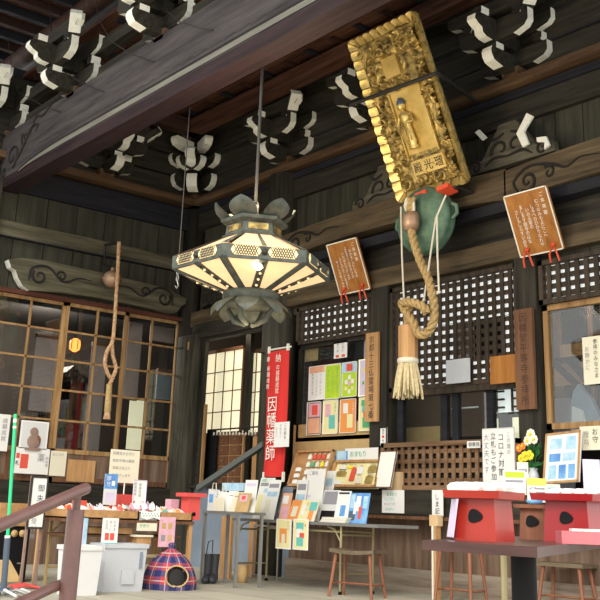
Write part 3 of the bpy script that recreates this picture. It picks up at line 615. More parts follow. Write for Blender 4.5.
def cX(name, label, cat, x0, y0, x1, y1, X, m, lean=0, **k):            # card facing +X
    xm, ym = (x0+x1)/2, (y0+y1)/2; a = onX(x0, ym, X).y; b = onX(x1, ym, X).y; bz = onX(xm, y1, X).z; tz = onX(xm, y0, X-lean).z
    return card(name, label, cat, (X-lean, a, tz), (X-lean, b, tz), (X, a, bz), m, **k)
# amber signs with white writing, hung leaning forward on red hooks
def amber(x0, x1, zb, zt, yb, yt, label, heads, lines):
    W = V((0, yt-yb, zt-zb)).normalized(); U = X_; Nn = U.cross(W); h = V((0, yt-yb, zt-zb)).length; wd = x1-x0; bl = V((x0, yb, zb))
    t = Thing('hanging_wooden_sign', label, 'sign', tuple(bl), 'amber wooden signs with white brushed verse')
    t.part('board', MB().slab(bl-Nn*.025, U*wd, W*h, Nn*.025, M_sign)); g = MB(); b = .014
    g.slab(bl, U*wd, W*b, Nn*.006, M_white).slab(bl+W*(h-b), U*wd, W*b, Nn*.006, M_white).slab(bl, U*b, W*h, Nn*.006, M_white).slab(bl+U*(wd-b), U*b, W*h, Nn*.006, M_white)
    t.part('white_border', g); g = MB(); tl = bl+W*h+Nn*.003
    g.text(heads, tl+U*wd*.84-W*.05, U, W, .052, M_whitetxt, True, 1.25)
    for i, s_ in enumerate(lines): g.text(s_[0], tl+U*wd*(.70-.125*i)-W*h*s_[1], U, W, .050, M_whitetxt, True, .92)
    t.part('lettering', g)
    for f in (.22, .82):
        p = bl+U*wd*f; g = MB()
        g.tube([p+V((-.055, -.02, -.12)), p+V((-.045, -.05, -.04)), p+V((0, -.05, .06)), p+V((.045, -.05, -.04)), p+V((.055, -.02, -.12))], .011, M_redmetal, 8)
        g.ball(p+V((0, -.045, .06)), .026, M_redmetal, 8); t.part('red_hook', g)
amber(3.81, 4.38, 3.48, 4.10, -.16, -.42, 'amber wooden sign with white brushed verse beside the lantern', 'ご詠歌碑', [('わかをしにしなる', .18), ('よをすくふちかひの', .12), ('いなはたうけふの', .20), ('ひとのまことをきく', .30), ('やくしのめくみかな', .34)])
amber(6.72, 7.28, 3.47, 4.10, -.16, -.42, 'amber wooden sign with white brushed verse right of the bronze gong', 'ご本尊歌', [('むつのみちよにこへ', .16), ('しるへのひかりなれや', .22), ('いのる誓の', .26), ('まします御寺のはな', .20), ('さしもしらすいのり', .26)])

# gilded votive plaque hanging from the beam, leaning out over the veranda
def plaque():
    bl = V((5.28, -.5, 4.36)); U = X_; W = V((0, -.84, 1.77)); h = W.length; W.normalize(); Nn = U.cross(W).normalized(); wd = 1.06
    t = Thing('gilded_plaque', 'tall gilded carved temple plaque with a small standing figure, leaning forward above the bronze gong', 'plaque', tuple(bl))
    def Q(u, v, n_=0): return bl+U*(u*wd)+W*(v*h)+Nn*n_
    t.part('back_board', MB().slab(Q(.01, .01, -.03), U*wd*.98, W*h*.98, Nn*.03, M_goldd))
    g = MB(); e = .075                                                   # scalloped flared frame
    for side in range(4):
        Ls = (wd, h, wd, h)[side]; nn = (9, 17, 9, 17)[side]
        A, D, I = ((Q(0, 0), U, W), (Q(1, 0), W, -U), (Q(1, 1), -U, -W), (Q(0, 1), -W, U))[side]
        for k in range(nn):
            s0 = k/nn; s1 = (k+1)/nn
            for j in range(5):
                ta = s0+(s1-s0)*j/5; tb = s0+(s1-s0)*(j+1)/5; ba = .018*sin(pi*j/5); bb = .018*sin(pi*(j+1)/5)
                a0 = A+D*ta*Ls-I*(ba+.005)+Nn*.075; a1 = A+D*tb*Ls-I*(bb+.005)+Nn*.075; c1 = A+D*min(max(tb*Ls, e), Ls-e)+I*e+Nn*.02; c0 = A+D*min(max(ta*Ls, e), Ls-e)+I*e+Nn*.02
                g.add([a0, a1, c1, c0], [(0, 1, 2, 3)], M_gold); g.add([a0, a1, a1-Nn*.05, a0-Nn*.05], [(1, 0, 3, 2)], M_gold)
                if j == 0: g.tube([a0+Nn*.004, c0+Nn*.01], .009, M_goldd, 5)
    t.part('scalloped_frame', g)
    g = MB(); nu, nv = 100, 180; rnd = random.Random(3)                    # carved cloud-and-dragon relief
    cs = [(rnd.random(), rnd.random(), rnd.uniform(.035, .095), rnd.choice((-1, 1)), rnd.uniform(0, 6)) for _ in range(120)]
    vs = []
    for j in range(nv+1):
        for i in range(nu+1):
            u = .08+.84*i/nu; v = .045+.91*j/nv; d = 0
            for (a, b, r, f, ph) in cs:
                dx = (u-a)*wd; dy = (v-b)*h; q = math.hypot(dx, dy)
                if q < r*1.6: d = max(d, (1-q/(r*1.6))*(.55+.45*sin(q/r*7+f*math.atan2(dy, dx)+ph)))
            d = .12*d
            inside = .30 < u < .78 and .22 < v < .62; ins2 = .33 < u < .60 and .70 < v < .84
            if inside or ins2: d = .0
            vs.append(Q(u, v, .012+d))
    fs = [(j*(nu+1)+i, j*(nu+1)+i+1, (j+1)*(nu+1)+i+1, (j+1)*(nu+1)+i) for j in range(nv) for i in range(nu)]
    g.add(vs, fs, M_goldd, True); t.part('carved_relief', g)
    g = MB().slab(Q(.32, .24, .014), U*wd*.42, W*h*.38, Nn*.012, M_golds); g.slab(Q(.35, .71, .014), U*wd*.22, W*h*.12, Nn*.03, M_golds); t.part('smooth_panel', g)
    g = MB()
    for a, b, c_, d_ in ((.30, .62, .46, .015),): g.slab(Q(a, b, .02), U*wd*c_, W*h*d_, Nn*.03, M_gold)
    for a in (.30, .75): g.slab(Q(a, .22, .02), U*wd*.015, W*h*.40, Nn*.03, M_gold)
    t.part('inner_moulding', g)
    g = MB().slab(Q(.36, .115, .06), U*wd*.46, W*h*.085, Nn*.03, M_golds); g.slab(Q(.35, .11, .055), U*wd*.48, W*h*.095, Nn*.015, M_goldd); nb = t.part('name_board', g)
    g = MB()
    for k, ch in enumerate('殿光瑠'): g.text(ch, Q(.44+.15*k, .19, .095), U, W, .13, M_ink, True)
    for k, ch in enumerate('山医'): g.text(ch, Q(.50+.15*k, .235, .065), U, W, .085, M_ink, True)
    t.part('lettering', g)
    g = MB(); c0 = Q(.45, .27, .06)                                       # standing figure, robes flaring, hand raised
    prof = [(.0, 0), (.085, 0), (.09, .03), (.065, .06), (.085, .10), (.072, .22), (.062, .32), (.085, .42), (.092, .48), (.075, .53), (.03, .56), (.024, .585), (.0, .59)]
    prof = [(a_*.8, b_*.8) for a_, b_ in prof]; n = 14; vv = []; ff = []
    for r, z in prof:
        for k in range(n): a = 2*pi*k/n; vv.append(c0+U*(r*cos(a))+Nn*(r*.7*sin(a))+W*z)
    for i in range(len(prof)-1):
        for k in range(n): q = (k+1) % n; ff.append((i*n+k, i*n+q, (i+1)*n+q, (i+1)*n+k))
    g.add(vv, ff, M_gold, True)
    g.tube([c0+U*.08+W*0.392, c0+U*.12+W*0.304+Nn*.03, c0+U*.05+W*0.320+Nn*.09], [.028, .022, .016], M_gold, 8); g.tube([c0-U*.08+W*0.392, c0-U*.125+W*0.288+Nn*.02, c0-U*.08+W*0.208+Nn*.07], [.028, .022, .016], M_gold, 8)
    for k in range(3): g.tube([c0+U*(-.05+.05*k)+Nn*.06+W*0.096, c0+U*(-.06+.05*k)+Nn*.065+W*0.320], .008, M_goldd, 5)
    fg = t.part('standing_figure', g); hd = MB(); hd.ball(c0+W*0.516, .052, M_gold, 12, (1, 1, 1.2)); hd.ball(c0+W*0.516+Nn*.05, .012, M_gold, 6); t.part('head', hd, fg)
    hr = MB().ball(c0+W*0.540-Nn*.006, .054, M_navy, 12); hr.ball(c0+W*0.588, .024, M_navy, 8); t.part('blue_hair', hr, fg)
    for a in (.40, .72):
        p = Q(a, 0, .02); t.part('red_bracket', MB().slab(p-U*.08+V((0, -.12, -.07)), U*.18+W*.02, W*.045, V((0, .16, -.03)), M_redmetal).slab(p-U*.12+V((0, -.05, -.06)), U*.26, W*.03, V((0, .3, 0)), M_iron))
plaque()
a = onY(350, 105, -1.15); b = onY(437, 73, -1.15); e = onY(478, 103, -.05)
solo('iron_stay_bar', MB().tube([a, b], .024, M_iron, 8).tube([b, e], .022, M_iron, 8).tube([a, V((a.x-.1, -.15, a.z+.1))], .016, M_iron, 6), 'long iron bar across the front of the gilded plaque', 'iron bar')

# bronze gong
gc = V((5.68, -.52, 4.02)); t = Thing('bronze_gong', 'green bronze temple gong hanging under the gilded plaque', 'gong', tuple(gc))
t.part('gong_body', MB().lathe([(a_*.9, b_) for a_, b_ in ((0, -.17), (.10, -.175), (.20, -.16), (.22, -.17), (.33, -.13), (.37, -.09), (.42, -.08), (.44, -.03), (.42, 0), (.44, .03), (.42, .08), (.33, .13), (.1, .17), (0, .17))], gc, M_verd, 40, 'y'))
for f in (-1, 1):
    g = MB(); c = gc+V((f*.405, 0, .03))
    g.tube([c+V((0, 0, .09)), c+V((f*.06, 0, .06)), c+V((f*.07, 0, -.03)), c+V((0, 0, -.08))], .022, M_verd, 8); t.part('side_lug', g)
g = MB()
for f in (-.28, .25):
    for k in range(7):
        c = gc+V((f*(1+.02*k), .0, .36+.045*k)); pts = [c+V((.018*cos(a_*pi/4)*(k % 2), .018*cos(a_*pi/4)*(1-k % 2), .035*sin(a_*pi/4))) for a_ in range(9)]
        g.tube(pts, .008, M_iron, 5, close=False)
t.part('hanging_chain', g)
# thick braided rope with sleeve and tassel
def braid(path, R, r, m, tw=26, strands=3):
    g = MB(); P = [V(p) for p in path]; Q = []
    for i in range(len(P)-1):
        p0 = P[max(i-1, 0)]; p1 = P[i]; p2 = P[i+1]; p3 = P[min(i+2, len(P)-1)]; k_ = 14
        for k in range(k_): s_ = k/k_; Q.append(.5*((2*p1)+(p2-p0)*s_+(2*p0-5*p1+4*p2-p3)*s_*s_+(3*p1-p0-3*p2+p3)*s_**3))
    Q.append(P[-1]); L = [0]
    for i in range(1, len(Q)): L.append(L[-1]+(Q[i]-Q[i-1]).length)
    for s_ in range(strands):
        pts = []; a = None
        for i, p in enumerate(Q):
            tt = (Q[min(i+1, len(Q)-1)]-Q[max(i-1, 0)]).normalized(); a = (V((0, -1, .01))-tt*tt.dot(V((0, -1, .01)))).normalized(); b_ = tt.cross(a); ph = L[i]*tw+2*pi*s_/strands
            pts.append(p+(a*cos(ph)+b_*sin(ph))*r)
        g.tube(pts, R, m, 7)
    return g
Yr = -.78
def rp(x, y, dy=0): return onY(x, y, Yr+dy)
t = Thing('bell_rope', 'thick twisted straw rope with knot, wooden sleeve and tassel hanging before the gong', 'rope', tuple(rp(409, 398)))
t.part('rope', braid([rp(412, 198), rp(410, 215), rp(413, 238), rp(420, 260), rp(428, 278), rp(433, 298), rp(434, 318), rp(428, 332), rp(419, 334), rp(413, 322, -.02), rp(405, 310, -.03), rp(402, 303, -.06), rp(410, 302, -.10), rp(422, 306, -.12), rp(427, 313, -.08)], .026, .025, M_rope, 26))
t.part('rope', braid([rp(410, 302, -.05), rp(408, 314), rp(408, 328)], .026, .025, M_rope, 26))
t.part('wooden_bead', MB().lathe([(0, -.11), (.075, -.105), (.095, -.04), (.095, .04), (.075, .10), (0, .105)], rp(411, 221), M_bronze, 16))
g = MB()
for k in range(5): g.tube([rp(407+k*1.5, 198), rp(405+k*2.2, 206), rp(407+k*1.7, 212)], .018, M_cord, 6)
t.part('cord_wrapping', g)
c0, c1 = rp(408, 326), rp(408, 361); t.part('wooden_sleeve', MB().lathe([(0, 0), (.105, 0), (.105, (c0-c1).length), (0, (c0-c1).length)], c1, M_tan, 8, smooth=False))
g = MB(); rnd = random.Random(5); c2 = rp(408.5, 397)
for k in range(70):
    a_ = rnd.uniform(0, 2*pi); r_ = math.sqrt(rnd.random()); e = V((cos(a_)*r_, sin(a_)*r_, 0)); g.tube([c1+e*.085, c1*.5+c2*.5+e*.13, c2+e*.17+V((0, 0, rnd.uniform(-.03, .06)))], [.02, .019, .010], M_straw, 5)
t.part('tassel', g); t.part('tassel_band', MB().lathe([(.10, -.03), (.115, -.02), (.115, .02), (.1, .03)], c1, M_cord, 16))
for k, (pts, lb) in enumerate((([(401, 207), (402, 255), (404, 300)], 'thin white cord hanging left of the thick rope'), ([(446, 195), (436, 218), (430, 258), (424, 300)], 'thin slanting white cord between gong and rope knot'), ([(437, 216), (437.5, 255), (439, 292)], 'thin white cord hanging right of the thick rope'))):
    solo('white_string', MB().tube([rp(*p) for p in pts], .011, M_cord, 6).ball(rp(*pts[-1]), .02, M_cord, 8), lb, 'string', 'thin white cords by the gong')

# wooden name boards
def text_board(name, label, x0, x1, z0, z1, y, m, st, sz, tm, loc=None):
    t = Thing(name, label, 'sign', (x0, y, z0)); t.part('board', MB().b2(x0, x1, y-.035, y, z0, z1, m)); t.part('lettering', MB().text(st, ((x0+x1)/2, y-.038, z1-.04), X_, Z_, sz, tm, True, 1.02)); return t
text_board('vertical_name_board', 'pale tan vertical wooden board with black writing beside the posters', 4.30, 4.52, 1.86, 2.93, -.12, M_tan, '京都十三仏霊場第七番', .098, M_ink)
text_board('vertical_name_board', 'weathered dark brown vertical board with faded writing on the right post', 6.60, 6.84, 1.88, 2.92, -.12, M_brd, '因幡堂平等寺参拝所', .105, M_fade)
cY('small_black_notice', 'narrow black-framed white notice under the tan board', 'notice', 379.5, 427, 387, 447, -.12, M_paper, border=.012, bm=M_blk, prints=[(.35, .42, .65, .55, M_redk)], texts=[('御朱', .5, .1, .14, True, M_ink), ('受付', .5, .62, .14, True, M_ink)])
# ------------------------------------------------------------------ red banner on the round pillar
def banner():
    y = -.42; tl = onY(269, 352, y); tr = onY(288, 351, y); bl = onY(262, 477, y); br = onY(285, 478, y)
    x0 = (tl.x+bl.x)/2; x1 = (tr.x+br.x)/2; z1 = tl.z; z0 = bl.z; wd = x1-x0; h = z1-z0
    t = Thing('red_banner', 'long red cloth banner with white writing hanging on the round pillar', 'banner', (x0, y, z0))
    g = MB(); n = 10; k = 16
    def P(u, v): return V((x0+wd*u, y+.018*sin(u*7+v*3)*(.3+v), z1-h*v))
    vs = [P(i/n, j/k) for j in range(k+1) for i in range(n+1)]; g.add(vs, [(j*(n+1)+i, (j+1)*(n+1)+i, (j+1)*(n+1)+i+1, j*(n+1)+i+1) for j in range(k) for i in range(n)], M_banner, True)
    vs2 = [v+V((0, .006, 0)) for v in vs]; g.add(vs2, [(j*(n+1)+i, j*(n+1)+i+1, (j+1)*(n+1)+i+1, (j+1)*(n+1)+i) for j in range(k) for i in range(n)], M_banner, True)
    t.part('cloth', g); g = MB(); o = V((x0, y-.035, 0))
    g.text('奉納', V((x0+wd*.14, y-.04, z1-.05)), X_, Z_, .10, M_whitetxt, True, 2.2) if False else g.text('納', V((x0+wd*.62, y-.04, z1-.05)), X_, Z_, .12, M_whitetxt)
    g.text('の諸願成就', V((x0+wd*.62, y-.04, z1-.19)), X_, Z_, .078, M_whitetxt, True, .98); g.text('奉', V((x0+wd*.14, y-.04, z1-.07)), X_, Z_, .08, M_whitetxt)
    g.text('祈願成就', V((x0+wd*.17, y-.04, z1-.20)), X_, Z_, .07, M_whitetxt, True, 1.1)
    g.text('因幡薬師', V((x0+wd*.44, y-.045, z1-.60)), X_, Z_, .21, M_whitetxt, True, .98)
    t.part('lettering', g); g = MB()
    for xx in (x0+.02, x1-.02): g.b2(xx-.02, xx+.02, y-.01, y+.012, z1-.02, z1+.07, M_white).b2(xx-.02, xx+.02, y-.01, y+.012, z0-.06, z0+.06, M_white)
    g.tube([(x0-.02, y+.02, z1+.03), (x1+.02, y+.02, z1+.03)], .012, M_white, 6).tube([(2.4, y+.02, z1+.03), (2.4, -.2, z1+.03)], .01, M_iron, 5); t.part('hanging_tab', g)
banner()
cY('white_notice', 'small white handwritten notice pinned to the red banner', 'notice', 274, 422, 289, 447, -.50, M_paper, texts=[('この紙を', .75, .06, .15, True, M_ink), ('お持ちく', .45, .08, .13, True, M_inkg), ('ださい', .18, .2, .13, True, M_inkg)])

# ------------------------------------------------------------------ great hexagonal lantern
def lantern():
    ax = V((5.86, -3.06, 0)); zc = 3.05; t = Thing('hexagonal_lantern', 'large hexagonal bronze temple lantern with lit cream panels hanging from the big beam', 'lantern', (ax.x, ax.y, 2.4))
    A0 = radians(-27+30)
    def H(r, z, k, f=0.0):
        a = A0+k*pi/3; b = a+pi/3; p = V((cos(a)*r, sin(a)*r, 0))*(1-f)+V((cos(b)*r, sin(b)*r, 0))*f; return V((ax.x+p.x, ax.y+p.y, z))
    Rb, zb0, zb1 = .755, 2.905, 3.03; Rt, zt = .29, 3.25; Rl, zl = .235, 2.73
    def hexring(g, r0_, z0, r1_, z1, m, inner=.02):
        for k in range(6):
            g.add([H(r0_, z0, k), H(r0_, z0, k+1), H(r1_, z1, k+1), H(r1_, z1, k)], [(0, 1, 2, 3)], m)
    g = MB()
    for k in range(6):                                                   # lower glowing panels, a pair per side
        for f0, f1 in ((.06, .44), (.56, .94)): g.add([H(Rb-.03, zb0, k, f0), H(Rb-.03, zb0, k, f1), H(Rl-.01, zl, k, f1), H(Rl-.01, zl, k, f0)], [(0, 1, 2, 3)], M_glow)
    t.part('glowing_panel', g, label='lit cream lower panels')
    g = MB()
    for k in range(6):
        for f in (0, 1): g.slab(H(Rb, zb0, k, f), H(Rb, zb0, k, .055 if not f else .945)-H(Rb, zb0, k, f), H(Rl, zl, k, f)-H(Rb, zb0, k, f), V((0, 0, .012)), M_verl)
        g.slab(H(Rb, zb0, k, .45), H(Rb, zb0, k, .55)-H(Rb, zb0, k, .45), H(Rl, zl, k, .5)-H(Rb, zb0, k, .5), V((0, 0, .012)), M_verl)
        for j in range(8):
            q = H(Rb, zb0, k, .5)*(1-(.12+j*.10))+H(Rl, zl, k, .5)*(.12+j*.10); g.ball(q-V((0, 0, .004)), .013, M_glow3 if j % 2 else M_iron, 6)
    t.part('rib', g)
    g = MB()
    for k in range(6):                                                   # lattice band
        p0, p1 = H(Rb, zb0, k), H(Rb, zb0, k+1); U = p1-p0; n_ = V(((p0+p1)/2-V((ax.x, ax.y, zb0)))).normalized(); n_.z = 0
        g.slab(p0-n_*.02, U, Z_*(zb1-zb0), n_*.02, M_verl)
    t.part('band', g); g = MB()
    for k in range(6):
        p0, p1 = H(Rb, zb0, k), H(Rb, zb0, k+1); U = p1-p0; n_ = V(((p0+p1)/2-V((ax.x, ax.y, zb0)))).normalized()
        for a, b in ((.10, .46), (.54, .90)):
            m_ = zb0+.03; hh = .09; e_ = .035
            g.prism([(a, m_+hh/2), (a+e_, m_), (b-e_, m_), (b, m_+hh/2), (b-e_, m_+hh), (a+e_, m_+hh)], V((p0.x, p0.y, 0))+n_*.0, U, Z_, n_*.006, M_glow3)
            q = 12
            for i in range(1, q):
                for s_ in (1, -1):
                    u = a+(b-a)*i/q; u2 = u+s_*.06
                    if a+.015 < min(u, u2) and max(u, u2) < b-.015: g.tube([p0+U*u+n_*.008+Z_*.032, p0+U*u2+n_*.008+Z_*.118], .0045, M_verl, 4)
        g.ball(p0+U*.5+n_*.006+Z_*.075, .03, M_iron, 8, (1, 1, 1))
    t.part('lattice_window', g)
    g = MB()
    for k in range(6): g.add([H(Rb-.04, zb1, k, .07), H(Rb-.04, zb1, k, .93), H(Rt, zt, k, .9), H(Rt, zt, k, .1)], [(0, 1, 2, 3)], M_glow2)
    t.part('roof_panel', g, label='lit pink cream upper panels'); g = MB()
    for k in range(6):
        for f, f2 in ((0, .06), (1, .94)): g.add([H(Rb, zb1+.006, k, f), H(Rb, zb1+.006, k, f2), H(Rt, zt+.006, k, f2*.9 if not f else 1-(1-f2)*1.5), H(Rt, zt+.006, k, f)], [(0, 1, 2, 3)], M_verl)
        g.add([H(Rb, zb1+.006, k, .47), H(Rb, zb1+.006, k, .53), H(Rt, zt+.006, k, .54), H(Rt, zt+.006, k, .46)], [(0, 1, 2, 3)], M_verl)
    t.part('roof_rib', g)
    g = MB(); a6 = A0
    g.lathe([(.29, 3.235), (.31, 3.265), (.275, 3.28), (.265, 3.375), (.32, 3.40), (.33, 3.43), (.25, 3.445), (0, 3.445)], ax, M_verl, 6, smooth=False, a0=a6); t.part('crown', g)
    g = MB()
    for k in range(6):
        p0, p1 = H(.272, 3.30, k, .15), H(.272, 3.30, k, .85); n_ = ((p0+p1)/2-V((ax.x, ax.y, 3.235))).normalized(); g.slab(p0, p1-p0, Z_*.06, n_*.006, M_goldd)
    t.part('crown_ornament', g)
    def petal(g, a, r0_, z0, out, up, wd, m, inv=1):
        d = V((cos(a), sin(a), 0)); s_ = V((-sin(a), cos(a), 0)); vs = []; n = 8; q = 6
        for i in range(n+1):
            t_ = i/n; w_ = wd*(sin(pi*min(1, .22+t_*.78))**.8 if t_ < 1 else .0); rr = r0_+out*(t_**1.3)+.05*sin(pi*t_)*inv; z = z0+up*t_
            for j in range(q+1): f = j/q*2-1; vs.append(V((ax.x, ax.y, 0))+d*(rr-.05*f*f*(1-t_)*wd*3)+s_*(w_*f)+Z_*z)
        fs = [(i*(q+1)+j, i*(q+1)+j+1, (i+1)*(q+1)+j+1, (i+1)*(q+1)+j) for i in range(n) for j in range(q)]
        g.add(vs, fs, m, True); g.add([v+d*.012 for v in vs], [tuple(reversed(f)) for f in fs], m, True)
    for k in range(6):
        g = MB(); petal(g, A0+k*pi/3, .25, 3.425, .13, .17, .135, M_verl); t.part('crown_petal', g)
    g = MB().lathe([(.235, 2.75), (.265, 2.74), (.27, 2.69), (.25, 2.66), (.24, 2.61), (.0, 2.59)], ax, M_verl, 24); t.part('lower_ring', g)
    for k in range(8):
        g = MB(); petal(g, A0+k*pi/4, .22, 2.68, .15, -.17, .105, M_verl, 1.3); t.part('lower_petal', g)
    g = MB()
    for k in range(4): a = A0+k*pi/2+.4; g.tube([ax+V((.24*cos(a), .24*sin(a), 2.6)), ax+V((.16*cos(a), .16*sin(a), 2.48)), ax+V((.05*cos(a), .05*sin(a), 2.44))], [.02, .03, .02], M_verl, 8)
    t.part('bottom_scroll', g)
    g = MB().tube([ax+Z_*3.5, ax+Z_*5.06], .016, M_iron, 8); t.part('hanging_rod', g); g = MB()
    for k in range(3):
        c_ = ax+Z_*(3.46+.07*k); g.tube([c_+V((.035*cos(a_*pi/5)*(k % 2), .035*cos(a_*pi/5)*(1-k % 2), .05*sin(a_*pi/5))) for a_ in range(11)], .010, M_iron, 6, close=False)
    g.tube([ax+Z_*3.38, ax+V((.06, -.02, 3.50)), ax+V((.02, 0, 3.60))], .012, M_iron, 6); t.part('hook', g)
    b = onY(265, 268, -3.62); t.part('bulb', MB().ball(H(.66, 2.86, 5, .44), .032, M_bulb, 12))
    l = bpy.data.lights.new('lantern_light', 'POINT'); lo = bpy.data.objects.new('lantern_light', l); COL.objects.link(lo); lo.location = (ax.x, ax.y, 2.30); l.energy = 7; l.color = (1, .72, .42); l.shadow_soft_size = .25
    l = bpy.data.lights.new('lantern_light_upper', 'POINT'); lo = bpy.data.objects.new('lantern_light_upper', l); COL.objects.link(lo); lo.location = (ax.x, ax.y, 3.62); l.energy = 75; l.color = (1, .78, .52); l.shadow_soft_size = .3
lantern()
a = V((4.50, -3.04, 5.05)); b = V((4.50, -3.04, 0)); d = ray(178, 283); zz = C.z+d.z*((a.x-C.x)/d.x); 
g = MB().tube([a, (a.x, a.y, zz+.28)], .006, M_iron, 6); t = Thing('hook_wire', 'thin steel wire with a small chain hook left of the big lantern', 'wire', (a.x, a.y, zz))
t.part('wire', g); g = MB()
for k in range(3): c_ = V((a.x, a.y, zz+.05+.07*k)); g.tube([c_+V((.02*cos(q*pi/4), 0, .035*sin(q*pi/4))) for q in range(9)], .006, M_steel, 5, close=False)
g.tube([(a.x, a.y, zz+.02), (a.x+.03, a.y, zz-.03), (a.x, a.y, zz-.06), (a.x-.03, a.y, zz-.03)], .007, M_steel, 5); t.part('chain_hook', g)
# ------------------------------------------------------------------ small bell on the left wall
bx = .55; t = Thing('small_bell', 'small round bronze bell hanging from an iron bracket on the left wall', 'bell', tuple(onX(112, 285, .35)))
p1 = onX(119, 243, bx); p0 = V((.06, onX(105, 245, .06).y, onX(105, 245, .06).z)); bc = onX(112, 279, .38)
t.part('iron_bracket', MB().tube([p0, p1], .022, M_iron, 8).tube([V((.06, p0.y, p0.z)), V((.06, bc.y+.02, bc.z+.28)), bc+V((0, 0, .16))], .018, M_iron, 8).tube([p0, p0+V((0, 0, -.12))], .02, M_iron, 6))
t.part('bell_body', MB().ball(bc, .135, M_bronze, 20, (1, 1, .95)).lathe([(.13, -.012), (.15, 0), (.13, .012)], bc, M_bronze, 20).lathe([(0, .12), (.035, .12), (.03, .17), (0, .18)], bc, M_bronze, 12))
t = Thing('small_bell_rope', 'thin red and tan twisted rope with loop and grip hanging before the left windows', 'rope', tuple(onX(108, 416, bx)))
rx = lambda x, y: onX(x, y, bx)
t.part('rope', braid([rx(119, 242), rx(118, 265), rx(116, 300), rx(114, 330), rx(112, 343), rx(107, 352), rx(105, 364), rx(108, 374), rx(112, 380)], .016, .015, M_rope2, 40))
t.part('rope', braid([rx(112, 343), rx(113, 356), rx(116, 368), rx(113, 377), rx(110, 384)], .016, .015, M_rope2, 40))
c0, c1 = rx(109.5, 384), rx(107.5, 412); t.part('grip', MB().tube([c0, c1], [.042, .05], M_rope, 12)); g = MB()
for k in range(16): a_ = k*pi/8; g.tube([c1+V((.03*cos(a_), .03*sin(a_), 0)), c1+V((.045*cos(a_), .045*sin(a_), -.10))], .009, M_rope2, 5)
t.part('frayed_end', g)
# hanging wires in front of the big beam
for pts, lb in (([(95, -8), (98, 18), (112, 42), (133, 55), (154, 62)], 'thin drooping wire ending mid-beam'), ([(160, -5), (168, 12), (180, 22), (200, 28), (213, 30)], 'thin drooping wire at the right of the beam brackets'), ([(6, 22), (12, 70), (18, 92), (40, 104), (60, 112)], 'thin drooping wire above the carved beam scroll'), ([(49, -5), (53, 50), (66, 74), (84, 84), (104, 92)], 'thin drooping wire passing the first bracket cluster')):
    solo('hanging_wire', MB().tube([onY(x, y, -3.44 if i < len(pts)-1 else -3.39) for i, (x, y) in enumerate(pts)], .006, M_iron, 5), lb, 'wire', 'thin wires drooping before the big beam')

# ------------------------------------------------------------------ posters in the window right of the banner
PW_ = [('white poster with fine vertical writing at the top left of the window posters', 309, 325, 366, 400, M_paper, [(0, 0, 1, .2, M_peach)], [('ことしのいのり', .75, .12, .10, True, M_inkg), ('やくしによらい', .5, .15, .10, True, M_inkg), ('おまもりさま', .25, .2, .10, True, M_inkg)]),
       ('lime green poster in the top row', 325, 341, 364, 399, M_green, [(.0, .0, 1, .04, M_yelp)], [('なむやくしるり', .78, .1, .1, True, M_grn2), ('こうによらい', .5, .12, .1, True, M_grn2), ('みほとけのひ', .22, .15, .1, True, M_grn2)]),
       ('green and blue poster with a ring of white figures in the top row', 342, 357, 362, 397, M_green, [(0, 0, 1, .30, M_sky), (.3, .05, .7, .26, M_redk), (.4, .38, .6, .5, M_paper), (.2, .5, .38, .62, M_paper), (.62, .5, .8, .62, M_paper), (.42, .56, .6, .68, M_pink), (.2, .7, .36, .8, M_yelp), (.64, .7, .8, .8, M_yelp), (.42, .78, .58, .9, M_paper)], []),
       ('lavender poster with small flowers at the top right of the row', 359, 373, 359, 396, M_lav, [(.3, .25, .42, .33, M_fly), (.6, .35, .72, .42, M_redk), (.25, .6, .38, .68, M_grn2), (.55, .55, .68, .63, M_grn2)], []),
       ('brown poster with a red and white picture at the bottom left', 307, 321, 402, 435, M_brnp, [(.1, .05, .9, .45, M_pink), (.35, .1, .75, .4, M_redk), (.1, .5, .9, .95, M_peach)], []),
       ('pale yellow poster with a pink and a blue figure in the bottom row', 323, 338, 400, 434, M_yelp, [(.15, .12, .5, .5, M_pink), (.4, .45, .8, .85, M_tealp)], [('えほん', .82, .08, .09, True, M_grn2)]),
       ('orange poster with a white figure in the bottom row', 340, 356, 399, 433, M_oran, [(.2, .12, .5, .42, M_paper), (.45, .45, .8, .85, M_yelp)], [('ものかたり', .82, .1, .08, True, M_paper)]),
       ('yellow poster with a green frog-like figure at the bottom right', 359, 374, 397, 431, M_yelp, [(.15, .08, .65, .25, M_grn2), (.2, .25, .85, .45, M_tealp), (.3, .4, .7, .6, M_redk), (.25, .6, .75, .9, M_grn2)], [])]
for lb, x0, x1, y0, y1, m, pr, tx in PW_:
    cY('window_poster', lb, 'poster', x0, y0, x1, y1, -.02, m, group='posters inside the window beside the red banner', prints=pr, texts=tx, border=.008, bm=M_glowpaper if m is M_lav else M_whitetxt)
cY('window_poster', 'narrow white poster with two red seals above the other window posters', 'poster', 334, 341, 347, 358, -.0, M_paper, prints=[(.15, .8, .4, .95, M_redk), (.6, .8, .85, .95, M_redk)], texts=[('御守護', .3, .1, .18, True, M_inkg), ('祈願札', .7, .1, .18, True, M_inkg)])
cY('cloth_triangle', 'grey cloth hanging inside at the upper right of the poster window', 'cloth', 364, 339, 375, 360, .10, M_lav)
cY('tan_card', 'tan card hanging inside at the upper left of the poster window', 'card', 305, 346, 318, 361, .08, M_cork)
